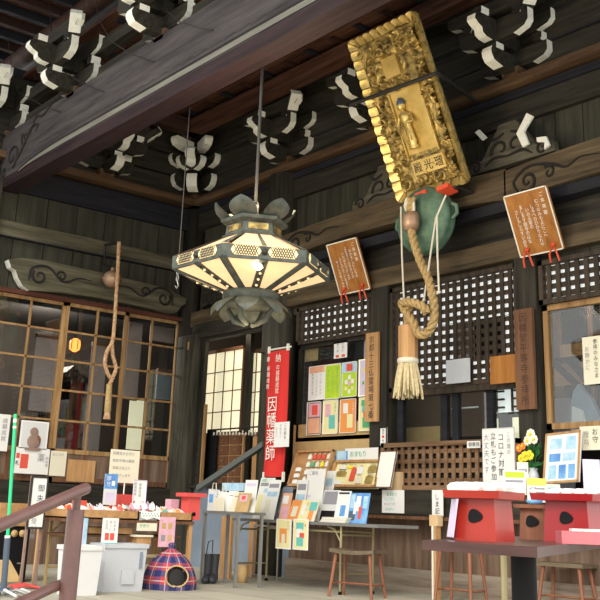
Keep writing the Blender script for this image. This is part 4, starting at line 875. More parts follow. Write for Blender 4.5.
# tablets on the tall lattice
cY('paper_square', 'square grey-white paper fixed to the tall lattice', 'paper', 446, 359, 470, 383, -.10, M_plast2)
cY('wooden_tablet', 'orange-brown wooden tablet fixed to the tall lattice', 'tablet', 490, 355, 521, 383, -.12, M_sign, th=.02)
cY('window_notice', 'cream notice with vertical writing on the right window', 'notice', 583, 336, 607, 384, -.05, M_cream, texts=[('参拝のみなさま', .55, .06, .11, True, M_ink), ('お静かに', .2, .2, .12, True, M_inkg)])
cY('window_notice', 'cream card with handwriting under the right window frame', 'notice', 580, 426, 606, 450, -.14, M_cream, texts=[('お守', .6, .1, .3, True, M_ink), ('授与', .25, .2, .3, True, M_inkg)])
cY('white_label', 'small white label on top of the low lattice grille', 'label', 467, 441, 480, 448, -.20, M_paper, texts=[('御賽銭', .12, .15, .7, False, M_ink)])
cY('mask_notice', 'large white notice with bold black handwriting before the low lattice', 'notice', 483, 428, 515, 482, -.185, M_paper, border=.006, bm=M_plastic, texts=[('この度の', .82, .08, .10, True, M_inkg), ('コロナ対策', .58, .10, .15, True, M_ink), ('立札もご参加', .34, .08, .14, True, M_ink), ('大丈夫です', .12, .10, .14, True, M_inkg)])
cY('sill_notice', 'white paper with green handwriting hanging on the dark sill', 'notice', 382, 490, 404, 513, -.27, M_paper, texts=[('おまもり', .22, .1, .17, False, M_grn2), ('はこちら', .12, .32, .17, False, M_tealp), ('からどうぞ', .1, .54, .15, False, M_inkg), ('おねがい', .15, .76, .15, False, M_tealp)])
cY('sill_notice', 'narrow white paper with bold black writing beside the red stand', 'notice', 432, 490, 443, 516, -.30, M_paper, texts=[('しま記', .5, .15, .25, True, M_ink)])
solo('wooden_block', MB().b2(*(lambda a, b: (a.x, b.x))(onY(390, 480, -.2), onY(400, 480, -.2)), -.24, -.14, 1.075, onY(395, 472, -.2).z, M_pale), 'small pale wooden block standing at the left end of the low lattice', 'block')
# wooden rack post by the red stand
a = onY(432, 520, -.5); b = onY(440, 520, -.5); t = Thing('small_wooden_stand', 'pale wooden box on an orange and white post left of the red stand', 'stand', ((a.x+b.x)/2, -.5, 0))
t.part('box', MB().b2(a.x, b.x, -.54, -.46, onY(436, 526, -.5).z, onY(436, 515, -.5).z, M_pale)); t.part('post', MB().b2((a.x+b.x)/2, b.x-.02, -.54, -.47, 0, onY(436, 526, -.5).z, M_tan).b2(a.x+.03, a.x+.055, -.54, -.5, 0, onY(436, 526, -.5).z, M_white))

# ------------------------------------------------------------------ things on the sill
def amulet_case(name, label, x0, y0, x1, y1, Y, lean, m, items, tilt=0):
    xm, ym = (x0+x1)/2, (y0+y1)/2; a = onY(x0, ym, Y).x; b = onY(x1, ym, Y).x; bz = onY(xm, y1, Y).z; tz = onY(xm, y0, Y+lean).z
    bl = V((a, Y, bz)); W = V((.0, lean, tz-bz)); h = W.length; W.normalize(); U = X_; Nn = U.cross(W).normalized(); wd = b-a
    t = Thing(name, label, 'display case', tuple(bl)); t.part('back_panel', MB().slab(bl-Nn*.03, U*wd, W*h, Nn*.03, m)); e = .028; g = MB()
    for o_, A_, B_ in ((bl, U*wd, W*e), (bl+W*(h-e), U*wd, W*e), (bl, U*e, W*h), (bl+U*(wd-e), U*e, W*h)): g.slab(o_, A_, B_, Nn*.035, M_tan)
    t.part('case_frame', g); q = bl+Nn*.004
    for (u, v, uw, vh, mm, cord) in items:
        o_ = q+U*(wd*u)+W*(h*v); g = MB().prism([(0, 0), (uw*wd, 0), (uw*wd, vh*h*.8), (uw*wd*.75, vh*h), (uw*wd*.25, vh*h), (0, vh*h*.8)], o_, U, W, Nn*.014, mm)
        if cord: g.tube([o_+U*uw*wd*.5+W*vh*h+Nn*.01, o_+U*uw*wd*.2+W*vh*h*1.2+Nn*.01, o_+U*uw*wd*.8+W*vh*h*1.2+Nn*.01, o_+U*uw*wd*.5+W*vh*h+Nn*.01], .005, M_white, 4)
        t.part('amulet', g)
    return t
rnd = random.Random(11); cm = [M_paper, M_cream, M_redk, M_grn2, M_fly, M_pink, M_sky, M_white, M_paper, M_cream]
it = [(.36+.125*i, .12+.21*j, .085, .13, cm[rnd.randrange(10)], True) for i in range(5) for j in range(4)]+[(.10, .08+.17*j, .14, .11, M_paper, False) for j in range(3)]
amulet_case('amulet_display_case', 'leaning wooden tray of small amulets next to the red banner', 289, 451, 326, 487, -.32, .14, M_tanx, it)
it = [(.06, .12, .20, .14, M_paper, False), (.10, .42, .2, .2, M_gold, True), (.12, .68, .16, .16, M_cream, True), (.40, .25, .09, .5, M_redk, True), (.52, .5, .12, .25, M_paper, True), (.54, .15, .12, .25, M_cream, True), (.74, .55, .16, .25, M_gold, True), (.74, .15, .14, .3, M_gold, True), (.30, .7, .1, .12, M_fly, True)]
amulet_case('amulet_display_case', 'leaning wooden frame of gold amulets in the middle of the sill', 329, 461, 377, 488, -.34, .12, M_yelp, it)
cY('blue_poster', 'bright blue poster standing behind the amulet frame', 'poster', 326, 451, 347, 480, -.16, M_blue, prints=[(.5, 0, .95, 1, M_sky)])
cY('white_sign_card', 'wide pale sign card with faint writing behind the amulet frame', 'sign', 345, 448, 378, 470, -.15, M_paper, texts=[('おまもり', .15, .12, .30, False, M_grn2), ('授与しています', .12, .5, .2, False, M_inkg)])
cY('blank_board', 'blank white board with brown edges leaning on the sill', 'board', 374, 451, 391, 488, -.36, M_whitetxt, lean=.1, border=.012, bm=M_brd)
a = onY(576, 480, -.22); t = card('photo_board', 'framed board of seven blue photographs standing right of the flowers', 'photo board', tuple(onY(546, 434, -.20)), tuple(onY(581, 430, -.20)), tuple(onY(543, 484, -.30)), M_paper, th=.02, border=.02, bm=M_tan,
     prints=[(.15, .12, .48, .33, M_sky), (.60, .1, .88, .36, M_sky), (.14, .42, .46, .58, M_blue), (.52, .42, .88, .58, M_sky), (.14, .65, .36, .92, M_sky), (.43, .65, .63, .92, M_blue), (.70, .65, .88, .92, M_blue)])
# vase of flowers
vb = onY(534, 487, -.24); t = Thing('flower_vase', 'small glass vase of white, yellow and orange flowers by the right post', 'flower vase', tuple(vb))
vs_ = 1.0; t.part('vase', MB().lathe([(0, 0), (.04, 0), (.06, .05), (.05, .12), (.035, .16), (.045, .18)], vb, M_plast2, 16)); g = MB(); rnd = random.Random(4)
for k in range(34):
    a_ = rnd.uniform(0, 6.28); r_ = rnd.uniform(.02, .13); z = rnd.uniform(.16, .38); p = vb+V((r_*cos(a_), r_*sin(a_)*.6, z)); d = V((cos(a_), sin(a_), rnd.uniform(.2, 1))).normalized(); s_ = d.orthogonal().normalized()
    g.add([p-d*.05, p+s_*.025, p+d*.06, p-s_*.025], [(0, 1, 2, 3)], M_leaf)
for k in range(6): g.tube([vb+V((0, 0, .1)), vb+V((.04*cos(k), .03*sin(k), .3)), vb+V((.10*cos(k*1.1), .05*sin(k), .42))], .005, M_leaf, 5)
t.part('leaves', g)
for (dx, dz, rr, m) in ((.02, .50, .055, M_flw), (-.02, .44, .05, M_flw), (.06, .45, .045, M_flw), (-.13, .37, .04, M_flo), (-.08, .39, .035, M_flo), (-.06, .29, .05, M_fly), (0, .30, .05, M_fly), (-.11, .27, .04, M_fly)):
    g = MB(); c_ = vb+V((dx, -.04, dz))
    for k in range(8): a_ = k*pi/4; g.ball(c_+V((rr*.6*cos(a_), -.01, rr*.6*sin(a_))), rr*.45, m, 6, (1, .5, 1))
    g.ball(c_+V((0, -.025, 0)), rr*.3, M_fly, 6); t.part('flower', g)
# ------------------------------------------------------------------ long folding table by the wall with printed matter
def leg_tube(g, a, b, r, m): g.tube([a, b], r, m, 8); g.tube([V(b), V(b)+V((0, 0, .02))], r*1.25, M_blk, 8) if False else None
TZ = .705  # tabletop height
x0 = onY(232, 519, -1.2).x; x1 = onY(378, 519, -1.2).x
def folding_table(x0, x1, y0, y1, z, label, top, tube, ins=.15):
    t = Thing('folding_table', label, 'table', ((x0+x1)/2, (y0+y1)/2, 0)); t.part('tabletop', MB().b2(x0, x1, y0, y1, z-.03, z, top))
    for xa in (x0+.04, x1-ins):
        for ya in (y0+.06, y1-.06): t.part('leg', MB().tube([(xa, ya, .0), (xa, ya, z-.03)], .014, tube, 8).lathe([(0, 0), (.02, 0), (.02, .03), (0, .03)], (xa, ya, 0), M_blk, 10))
        t.part('crossbar', MB().tube([(xa, y0+.06, z-.12), (xa, y1-.06, z-.12)], .011, tube, 6).tube([(xa, y0+.06, .2), (xa, y1-.06, .2)], .010, tube, 6))
        s_ = 1 if xa == x0+.04 else -1; t.part('brace', MB().tube([(xa, y0+.06, z-.2), (xa+s_*.10, y0+.06, z-.07), (xa+s_*.22, y0+.06, z-.04)], .010, tube, 6))
    t.part('apron_bar', MB().tube([(x0+ins, y0+.06, z-.09), (x1-ins, y0+.06, z-.09)], .011, tube, 6).tube([(x0+ins, y1-.06, z-.09), (x1-ins, y1-.06, z-.09)], .011, tube, 6))
    return t
folding_table(x0, x1, -1.2, -.62, TZ, 'long grey folding table with khaki tube legs under the amulet display', M_tabtop, M_tanmetal, .62)
t = Thing('steel_rack', 'thin grey steel floor rack behind the middle of the long table', 'rack', (3.3, -.5, 0)); a, b = onZ(276, 581), onZ(256, 580)
t.part('post', MB().tube([(a.x, -.57, 0), (a.x, -.57, .62)], .012, M_steel, 6)); t.part('post', MB().tube([(a.x-.5, -.57, 0), (a.x-.5, -.57, .62)], .012, M_steel, 6)); t.part('foot_bar', MB().tube([(a.x-.5, -.57, .04), (a.x, -.57, .04)], .012, M_steel, 6)); t.part('top_bar', MB().tube([(a.x-.5, -.57, .62), (a.x, -.57, .62)], .012, M_steel, 6))
# cards hanging on the table edge
cY('hanging_card', 'yellow card with an orange temple picture hanging from the long table', 'card', 276, 519, 291, 549, -1.23, M_whitetxt, prints=[(.07, .04, .93, .96, M_yelp), (.25, .32, .72, .80, M_oran), (.38, .5, .62, .84, M_cream)], texts=[('おふだ', .8, .08, .09, True, M_redk)])
cY('hanging_card', 'yellow card with a green and white figure hanging from the long table', 'card', 293, 519, 308, 550, -1.23, M_whitetxt, prints=[(.07, .04, .93, .96, M_yelp), (.2, .12, .7, .35, M_tealp), (.25, .32, .6, .62, M_paper), (.45, .45, .75, .62, M_redk), (.25, .6, .7, .88, M_tealp)], texts=[('絵', .82, .15, .1, True, M_redk)])
LT = [  # label, px box, Y, lean, material, prints, texts, name
 ('newspaper', 'newspaper sheet with a blue heading propped on the long table', 253, 478, 267, 516, -1.12, .11, M_paper, [(.08, .12, .75, .2, M_inkg), (.4, .26, .85, .36, M_sky), (.08, .42, .45, .9, M_yelp)], [('新聞だより', .1, .02, .09, False, M_grn2)]),
 ('newspaper', 'second newspaper sheet overlapping to the right of the blue-headed one', 262, 480, 274, 517, -1.15, .10, M_paper, [(.1, .1, .9, .2, M_inkg), (.1, .3, .9, .42, M_sky), (.1, .5, .5, .8, M_cream)], []),
 ('booklet', 'slate blue booklet standing at the left of the pink booklets', 275, 487, 285, 513, -1.02, .12, M_bluegrey, [(.2, .3, .8, .8, M_sky)], []),
 ('booklet', 'pink and cream booklet at the front left of the display', 279, 493, 288, 517, -1.17, .06, M_peach, [(.1, .1, .7, .4, M_paper), (.2, .5, .9, .9, M_pink)], []),
 ('booklet', 'orange booklet with a pale emblem on the long table', 287, 500, 297, 518, -1.18, .08, M_oran, [(.25, .3, .75, .8, M_cream)], []),
 ('booklet', 'pale yellow booklet right of the orange booklet', 297, 500, 306, 518, -1.18, .08, M_yelp, [(.2, .2, .6, .7, M_paper)], [('のし', .75, .1, .2, True, M_oran)]),
 ('booklet', 'small green and orange booklet right of the yellow booklet', 305, 500, 314, 518, -1.18, .08, M_cream, [(.1, .1, .9, .5, M_tealp), (.2, .5, .7, .95, M_oran)], []),
 ('leaflet', 'tall white leaflet with small purple marks behind the booklets', 302, 469, 320, 503, -1.05, .08, M_paper, [(.15, .50, .35, .55, M_lav), (.15, .75, .3, .85, M_inkg), (.45, .78, .65, .88, M_lav)], [('ご案内', .1, .04, .09, False, M_inkg)]),
 ('leaflet', 'white leaflet with rows of small grey pictures left of the tall leaflet', 293, 480, 303, 505, -1.08, .07, M_paper, [(.1, .1, .9, .25, M_inkg), (.1, .35, .9, .5, M_sky), (.1, .6, .9, .75, M_inkg)], []),
 ('leaflet', 'white leaflet standing behind and right of the tall leaflet', 319, 471, 328, 492, -.95, .12, M_paper, [(.1, .15, .8, .3, M_sky)], []),
 ('book', 'open grey and white book with a black lower half on the long table', 319, 490, 335, 510, -1.06, .08, M_plastic, [(.05, .05, .95, .45, M_inkg), (.05, .65, .9, .98, M_blk)], []),
 ('leaflet', 'white leaflet with a dark heading and a blue square', 334, 491, 347, 518, -1.1, .06, M_paper, [(.1, .04, .9, .1, M_ink), (.35, .45, .75, .8, M_blue)], []),
 ('photo_book', 'glossy blue and white photo book at the right end of the long table', 346, 493, 366, 518, -1.1, .06, M_blue, [(.08, .05, .30, .5, M_sky), (.38, .1, .6, .6, M_paper), (.55, .45, .70, .85, M_redk), (.72, .1, .95, .5, M_sky), (.1, .6, .4, .9, M_navy), (.3, .3, .42, .7, M_paper)], []),
]
for nm, lb, a0, b0, a1, b1, Y, ln, m, pr, tx in LT:
    xm = (a0+a1)/2; aa = onY(a0, (b0+b1)/2, Y).x; bb = onY(a1, (b0+b1)/2, Y).x; tz = onY(xm, b0, Y+ln).z
    card(nm, lb, nm.replace('_', ' '), (aa, Y+ln, tz), (bb, Y+ln, tz), (aa, Y, TZ+.002), m, th=.008, prints=pr, texts=tx, group='printed matter on the long table')
g = MB()
for k in range(5): g.b2(onY(320, 515, -1.16).x+.01*k, onY(345, 515, -1.16).x+.008*k, -1.16, -.98, TZ+.001+.011*k, TZ+.011*(k+1), M_paper if k % 2 else M_cream)
solo('paper_stack', g, 'low stack of white booklets lying in front of the open grey book', 'paper stack')
# ------------------------------------------------------------------ small grey table and the goods on it
xg0 = onZ(200, 584); gy = xg0.y+.02; gx0 = xg0.x-.08; gx1 = onY(238, 513, gy).x
t = Thing('small_grey_table', 'small grey table between the tray table and the long table', 'table', ((gx0+gx1)/2, gy+.25, 0))
gz = onY(215, 511, gy).z; t.part('tabletop', MB().b2(gx0, gx1, gy, gy+.38, gz-.03, gz, M_tabtop))
for xa in (gx0+.03, gx1-.03):
    for ya in (gy+.03, gy+.35): t.part('leg', MB().b2(xa-.015, xa+.015, ya-.015, ya+.015, 0, gz-.03, M_steel))
def bag(x0, y0, x1, y1, Y, m, lb, pr=()):
    a = onY(x0, y1, Y).x; b = onY(x1, y1, Y).x; z1 = onY((x0+x1)/2, y0, Y).z; h = z1-gz; t = Thing('paper_bag', lb, 'bag', ((a+b)/2, Y, gz), 'small bags and books on the grey table')
    t.part('bag_body', MB().prism([(0, 0), (b-a, 0), (b-a-.01, h*.75), (.01, h*.78)], (a, Y, gz+.002), X_, Z_, V((0, .06, 0)), m)); c_ = (a+b)/2
    t.part('handle', MB().tube([(c_-.04, Y+.03, gz+h*.72), (c_-.03, Y+.03, gz+h), (c_+.03, Y+.03, gz+h), (c_+.04, Y+.03, gz+h*.72)], .006, M_cord, 6))
    if pr: t.part('printed_picture', MB().slab((a+.03, Y-.003, gz+h*.3), X_*(b-a)*.5, Z_*h*.3, V((0, .003, 0)), pr))
bag(207, 483, 215, 511, gy+.10, M_plastic, 'white bag with blue print at the left of the grey table', M_blue); bag(212, 494, 220, 512, gy+.02, M_cream, 'cream bag in front of the white bags on the grey table'); bag(217, 486, 225, 511, gy+.12, M_paper, 'plain white bag with raised handle on the grey table')
a = onY(224, 490, gy+.25).x; b = onY(245, 490, gy+.25).x
solo('blue_box', MB().b2(a, b, gy+.22, gy+.34, onY(234, 491, gy+.25).z, onY(234, 483, gy+.25).z, M_sky).b2(a+.02, b-.02, gy+.24, gy+.32, gz, onY(234, 491, gy+.25).z, M_blk), 'bright blue flat box on a dark stand on the grey table', 'box')
for i, (xa, xb, yt, m, lb) in enumerate(((225, 234, 491, M_paper, 'white book leaning leftmost in the row on the grey table'), (230, 240, 492, M_cream, 'cream book behind the red seal book'), (235, 247, 493, M_cork, 'tan book with a red and white seal on its cover'))):
    Y = gy+.14-.05*i; aa = onY(xa, 500, Y).x; bb = onY(xb, 500, Y).x; z1 = onY((xa+xb)/2, yt, Y+.05).z
    card('book', lb, 'book', (aa, Y+.05, z1), (bb, Y+.05, z1), (aa, Y, gz), m, th=.015, prints=[(.2, .1, .8, .45, M_pink), (.35, .15, .65, .35, M_redk)] if i == 2 else [(.2, .2, .8, .25, M_inkg)], group='small bags and books on the grey table')
card('newspaper', 'white folded newspaper at the right edge of the grey table', 'newspaper', tuple(onY(246, 480, gy+.25)), tuple(onY(258, 480, gy+.25)), (onY(246, 500, gy+.15).x, gy+.1, gz), M_paper, prints=[(.1, .1, .9, .2, M_lav)])
g = MB().b2(onY(222, 540, -1.0).x, onY(232, 540, -1.0).x, -1.02, -.98, 0, .72, M_tanx if False else M_tan)
solo('tall_plank', g, 'orange-brown plank standing under the small grey table', 'plank')
solo('tall_plank', MB().b2(onY(250, 540, -.45).x, onY(256, 540, -.45).x, -.47, -.44, 0, .72, M_tan), 'narrow orange-brown plank behind the long table legs', 'plank')
p = onZ(242, 583); solo('wooden_cylinder', MB().lathe([(0, 0), (.055, 0), (.06, .1), (.055, .20), (0, .20)], p, M_cork, 16), 'short tan wooden cylinder on the floor under the long table', 'cylinder')
# rubber boots
for k, (px, lb) in enumerate(((206, 'left of the two dark grey rubber boots under the tables'), (213, 'right of the two dark grey rubber boots under the tables'))):
    p = onZ(px, 583); t = Thing('rubber_boot', lb, 'boot', tuple(p), 'pair of dark grey rubber boots'); d = V((.75, -.65, 0)).normalized()
    t.part('shaft', MB().tube([p+V((0, 0, .05)), p+V((0, 0, .15)), p+V((0, 0, .31))], [.055, .052, .062], M_boot, 14)); t.part('foot', MB().tube([p-d*.03+V((0, 0, .05)), p+d*.06+V((0, 0, .05)), p+d*.14+V((0, 0, .04))], [.055, .055, .04], M_boot, 12).ball(p+d*.14+V((0, 0, .04)), .042, M_boot, 10, (1, 1, .9)))
    if not k: t.part('pull_loop', MB().tube([p+V((-.03, 0, .30)), p+V((0, .0, .44)), p+V((.06, .02, .46)), p+V((.09, .0, .32))], .006, M_boot, 6))
# ------------------------------------------------------------------ tray table in front of the left windows
XT = onZ(197, 588).x; ya = onX(68, 515, XT).y; yb = onX(195, 515, XT).y; zt = onX(130, 520, XT).z; zt1 = onX(130, 511, XT).z
t = Thing('tray_table', 'long wooden table before the left windows carrying trays of small charms', 'table', (XT-.4, (ya+yb)/2, 0))
t.part('tabletop', MB().b2(XT-.75, XT, ya, yb, zt-.03, zt, M_brd)); t.part('shelf', MB().b2(XT-.7, XT-.1, ya+.1, yb-.1, zt-.17, zt-.15, M_brd))
for yy in (ya+.05, yb-.03):
    for xx in (XT-.04, XT-.7): t.part('leg', MB().b2(xx-.02, xx+.02, yy-.02, yy+.02, 0, zt-.03, M_tan))
t.part('crossbar', MB().b2(XT-.05, XT-.03, ya+.05, yb-.03, .30, .33, M_tanmetal))
def tray(y0, y1, lb, m=M_tanx):
    t = Thing('shallow_tray', lb, 'tray', (XT-.35, (y0+y1)/2, zt), 'shallow wooden trays on the left table'); g = MB().b2(XT-.7, XT-.0, y0, y1, zt, zt+.015, m); t.part('tray_base', g)
    t.part('rim', MB().b2(XT-.02, XT, y0, y1, zt+.0, zt1, m).b2(XT-.7, XT-.68, y0, y1, zt, zt1, m).b2(XT-.7, XT, y0, y0+.015, zt, zt1, m).b2(XT-.7, XT, y1-.015, y1, zt, zt1, m))
yc = onX(139, 515, XT).y; yd = onX(160, 515, XT).y
tray(ya, yc, 'long honey wooden tray of charms at the left of the tray table'); tray(yd, yb-.03, 'short honey wooden tray of charms at the right of the tray table')
g = MB(); a = V((XT-.5, yc+.01, zt1+.01)); n = 8; vs = []
for i in range(n+1):
    for j in range(7): f = j/6; vs.append(V((XT-.5+.52*min(1, i/6)+.0*i, yc+.01+(yd-yc-.02)*f, zt1+.012*sin(f*9+i)+(-.035*(i-6) if i > 6 else 0))))
g.add(vs, [(i*7+j, i*7+j+1, (i+1)*7+j+1, (i+1)*7+j) for i in range(n) for j in range(6)], M_paper, True); rnd = random.Random(8)
for k in range(12): g.ball((XT+.012, yc+.03+(yd-yc-.06)*k/11, zt1-.02-.02*(k % 2)), .012, M_grn2 if k % 3 else M_inkg, 6)
solo('patterned_cloth', g.b2(XT-.5, XT-.02, yc+.02, yd-.02, zt+.001, zt1-.005, M_plastic), 'white patterned cloth draped over the middle of the tray table', 'cloth')
cols = [M_paper, M_cream, M_whitetxt, M_peach, M_pink, M_paper, M_lav, M_whitetxt, M_tealp, M_yelp, M_redk, M_oran]
base = []
for m in cols:
    r = Thing('cloth_charm', 'small cloth charm bag among many in the trays on the left table', 'charm', (0, 0, 0), 'small cloth charms in the trays'); g = MB().prism([(-.028, 0), (.028, 0), (.03, .05), (.016, .075), (-.016, .075), (-.03, .05)], (0, -.008, 0), X_, Z_, V((0, .016, 0)), m)
    r.part('pouch', g); r.part('knot', MB().tube([(-.014, 0, .076), (0, 0, .10), (.014, 0, .076)], .005, M_redk if m is M_cream else M_whitetxt, 5)); base.append(r.o)
k = 0; rnd = random.Random(21); used = set()
for row in range(4):
    for i in range(34):
        y = ya+.06+(yb-ya-.12)*i/33+rnd.uniform(-.012, .012); x = XT-.10-.13*row+rnd.uniform(-.02, .02)
        if yc-.03 < y < yd+.03 and row < 4: zz = zt1+.014
        else: zz = zt1-.022
        b = rnd.randrange(len(base)); o = base[b] if b not in used else dup(base[b]); used.add(b)
        o.location = (x, y, zz+.006*rnd.random()); o.rotation_euler = (rnd.uniform(-1.45, -.5), rnd.uniform(-.5, .5), 1.57+rnd.uniform(-.7, .7))
for b, o in enumerate(base):
    if b not in used: o.location = (XT-.3, ya+.3, zt1)
cX('standing_card', 'blue and white price card standing on the tray table', 'card', 104, 474, 117, 505, XT-.25, M_plastic, prints=[(0, 0, 1, .48, M_blue), (.55, .22, .8, .38, M_paper), (.15, .6, .85, .9, M_lav)], texts=[('御守', .3, .06, .17, True, M_paper)])
cX('standing_card', 'white price card with two red seals standing on the tray table', 'card', 133, 480, 146, 506, XT-.2, M_paper, border=.005, bm=M_lav, prints=[(.08, .82, .24, .96, M_redk), (.74, .82, .9, .96, M_redk)], texts=[('健康祈願', .5, .12, .13, True, M_inkg), ('開運招福', .15, .1, .12, True, M_inkg)])
a = onX(111, 450, XT-.5); t = cX('cream_notice', 'large cream notice board on a stick behind the tray table', 'notice', 110, 450, 139, 483, XT-.5, M_cream, th=.012, texts=[('因幡堂のお守り', .06, .06, .11, False, M_inkg), ('病気平癒の薬師', .06, .28, .11, False, M_inkg), ('如来さまより', .08, .50, .11, False, M_inkg), ('お授けします', .08, .72, .11, False, M_inkg)])
c_ = onX(125, 483, XT-.5); t.part('stick', MB().tube([(XT-.51, c_.y, zt+.03), (XT-.51, c_.y, c_.z+.05)], .008, M_white, 6))
for k, (a0, a1, yy) in enumerate(((116, 136, 494), (74, 84, 500), (168, 176, 499))):
    q = onX(a0, yy, XT-.45); q2 = onX(a1, yy, XT-.45)
    solo('red_tray', MB().b2(XT-.5, XT-.38, q.y, q2.y, zt+.018, q.z, (M_redplastic, M_redk, M_pink)[k]), ('red plastic tray behind the price cards', 'small red box at the left of the charm trays', 'small pink box at the right of the charm trays')[k], 'tray')
# small red money box at the right end
b0 = onX(191, 511, XT-.15); t = Thing('small_red_box', 'small coral red offering box with overhanging lid at the right end of the tray table', 'offering box', tuple(b0))
hw = .075; zb = zt+.016; z1 = onX(191, 494, XT-.15).z
t.part('box_body', MB().b2(XT-.24, XT-.09, b0.y-hw, b0.y+hw, zb, z1-.03, M_redplastic)); t.part('lid', MB().b2(XT-.28, XT-.05, b0.y-hw-.05, b0.y+hw+.05, z1-.03, z1+.01, M_redplastic)); t.part('round_hole', MB().lathe([(0, 0), (.022, 0), (.022, .004), (0, .004)], (XT-.09, b0.y, zb+.06), M_blk, 12, 'x'))
# cards hanging from the tray table
cX('hanging_card', 'blue and pink card hanging from the left end of the tray table', 'card', 75, 518, 87, 550, XT+.02, M_sky, prints=[(.08, .05, .92, .9, M_sky), (.1, .1, .7, .85, M_lav), (.15, .6, .4, .85, M_pink)])
cX('hanging_card', 'white card with two red figures hanging from the tray table', 'card', 102, 518, 118, 545, XT+.02, M_paper, prints=[(.2, .56, .45, .82, M_redk), (.52, .56, .78, .82, M_redk), (0, .92, 1, 1, M_tealp)], texts=[('だるま', .75, .08, .13, True, M_inkg), ('みくじ', .5, .08, .13, True, M_inkg), ('五百円', .25, .08, .12, True, M_inkg)])
cX('hanging_card', 'pink card with four small charms pictured hanging from the tray table', 'card', 159, 517, 175, 547, XT+.02, M_pink, prints=[(.15, .2, .4, .4, M_cork), (.55, .2, .8, .4, M_cork), (.15, .6, .4, .8, M_inkg), (.55, .6, .8, .8, M_cork)])
cX('hanging_card', 'cream handwritten card tilted under the middle of the tray table', 'card', 137, 523, 157, 531, XT+.02, M_cream, texts=[('手作り', .1, .1, .5, False, M_grn2)])
solo('small_carton', MB().b2(XT-.2, XT-.02, onX(138, 540, XT).y, onX(152, 540, XT).y, onX(145, 546, XT).z, onX(145, 537, XT).z, M_tan).b2(XT-.22, XT-.0, onX(135, 540, XT).y, onX(153, 540, XT).y, onX(145, 537, XT).z, onX(145, 535, XT).z, M_cream), 'small brown carton with a cream lid under the tray table', 'carton')
solo('low_wooden_tray', MB().b2(XT-.5, XT-.1, onX(93, 535, XT).y, onX(137, 535, XT).y, onX(110, 534, XT).z, onX(110, 528, XT).z, M_tan), 'brown wooden tray on the shelf of the tray table', 'tray')
# plastic bins
def bin_(p0x, p1x, py, ytop, lb, m, lid, dep=.30, rim=True):
    a = onZ(p0x, py); b = onZ(p1x, py); X = max(a.x, b.x); d = (b-a); d.z = 0
    X = onZ((p0x+p1x)/2, py).x; y0 = onX(p0x, (py+ytop)/2, X).y; y1 = onX(p1x, (py+ytop)/2, X).y; h = onX((p0x+p1x)/2, ytop, X).z
    t = Thing('storage_bin', lb, 'bin', (X-dep/2, (y0+y1)/2, 0)); g = MB(); e = .02
    vs = [(X-dep+e, y0+e, .0), (X-e, y0+e, 0), (X-e, y1-e, 0), (X-dep+e, y1-e, 0), (X-dep, y0, h), (X, y0, h), (X, y1, h), (X-dep, y1, h)]
    g.add(vs, [(3, 2, 1, 0), (0, 1, 5, 4), (1, 2, 6, 5), (2, 3, 7, 6), (3, 0, 4, 7)], m); g.add([V(v)*1 for v in vs[4:]], [(0, 1, 2, 3)], m) if lid else None
    t.part('bin_body', g); g = MB()
    g.b2(X-dep-.01, X+.012, y0-.012, y0+.01, h-.03, h+.01, m).b2(X-dep-.01, X+.012, y1-.01, y1+.012, h-.03, h+.01, m).b2(X-.01, X+.012, y0, y1, h-.03, h+.01, m).b2(X-dep-.012, X-dep+.01, y0, y1, h-.03, h+.01, m); t.part('rim', g)
    return t, X, y0, y1, h
bin_(71, 101, 596, 547, 'white plastic bin behind the brown handrail post', M_plastic, True)
t, X, y0, y1, h = bin_(104, 146, 592, 545, 'large cloudy white storage bin under the tray table', M_plast2, True)
t.part('side_handle', MB().b2(X-.002, X+.006, y1-.08, y1-.05, h*.5, h*.85, M_bluegrey)); t.part('clear_patch', MB().b2(X, X+.004, y0+(y1-y0)*.42, y0+(y1-y0)*.72, .07, .20, M_plast2))
# tartan cat house
c_ = onZ(171, 590); ch = Vc = V((c_.x-.14, c_.y+.06, 0)); t = Thing('cat_house', 'red and navy tartan cat house with a round opening on the floor', 'cat house', tuple(ch)); MT = tartan_mat()
R = .275; Hh = .40; prof = [(R, 0), (R*1.03, .06), (R*.98, .13), (R*.88, .2), (R*.68, .28), (R*.42, .34), (R*.18, .38), (.03, .40), (.045, .43), (.02, .45), (0, .45)]
dcam = V((C.x-ch.x, C.y-ch.y, 0)).normalized(); ang = math.atan2(dcam.y, dcam.x)+.28; n = 40; g = MB(); vs = []; fs = []
sub = []
for i in range(len(prof)-1):
    for s_ in range(3): f = s_/3; sub.append((prof[i][0]*(1-f)+prof[i+1][0]*f, prof[i][1]*(1-f)+prof[i+1][1]*f))
sub.append(prof[-1])
for r, z in sub:
    for k in range(n): a = 2*pi*k/n; vs.append(ch+V((r*cos(a), r*sin(a), z)))
def inhole(a, z): da = (a-ang+pi) % (2*pi)-pi; return (da*R/.115)**2+((z-.135)/.098)**2 < 1
for i in range(len(sub)-1):
    for k in range(n):
        q = (k+1) % n; am = 2*pi*(k+.5)/n; zm = (sub[i][1]+sub[i+1][1])/2
        if not inhole(am, zm): fs.append((i*n+k, i*n+q, (i+1)*n+q, (i+1)*n+k))
g.add(vs, fs, MT, True); t.part('tartan_dome', g)
dh = V((cos(ang), sin(ang), 0)); sh = V((-sin(ang), cos(ang), 0)); pts = [ch+dh*(R*.985-abs(sin(a_*pi/12))*.0-max(0, sin(a_*pi/12))*.035)+sh*(.118*cos(a_*pi/12))+Z_*(.135+.10*sin(a_*pi/12)) for a_ in range(25)]
t.part('opening_trim', MB().tube(pts, .009, M_cork, 6, close=False)); t.part('dark_lining', MB().lathe([(R*.9, .02), (R*.8, .2), (R*.4, .3), (0, .34)], ch, M_roomd, 24)); t.part('cushion', MB().ball(ch+dh*.10+Z_*.04, .15, M_cork, 14, (1, 1, .28)))
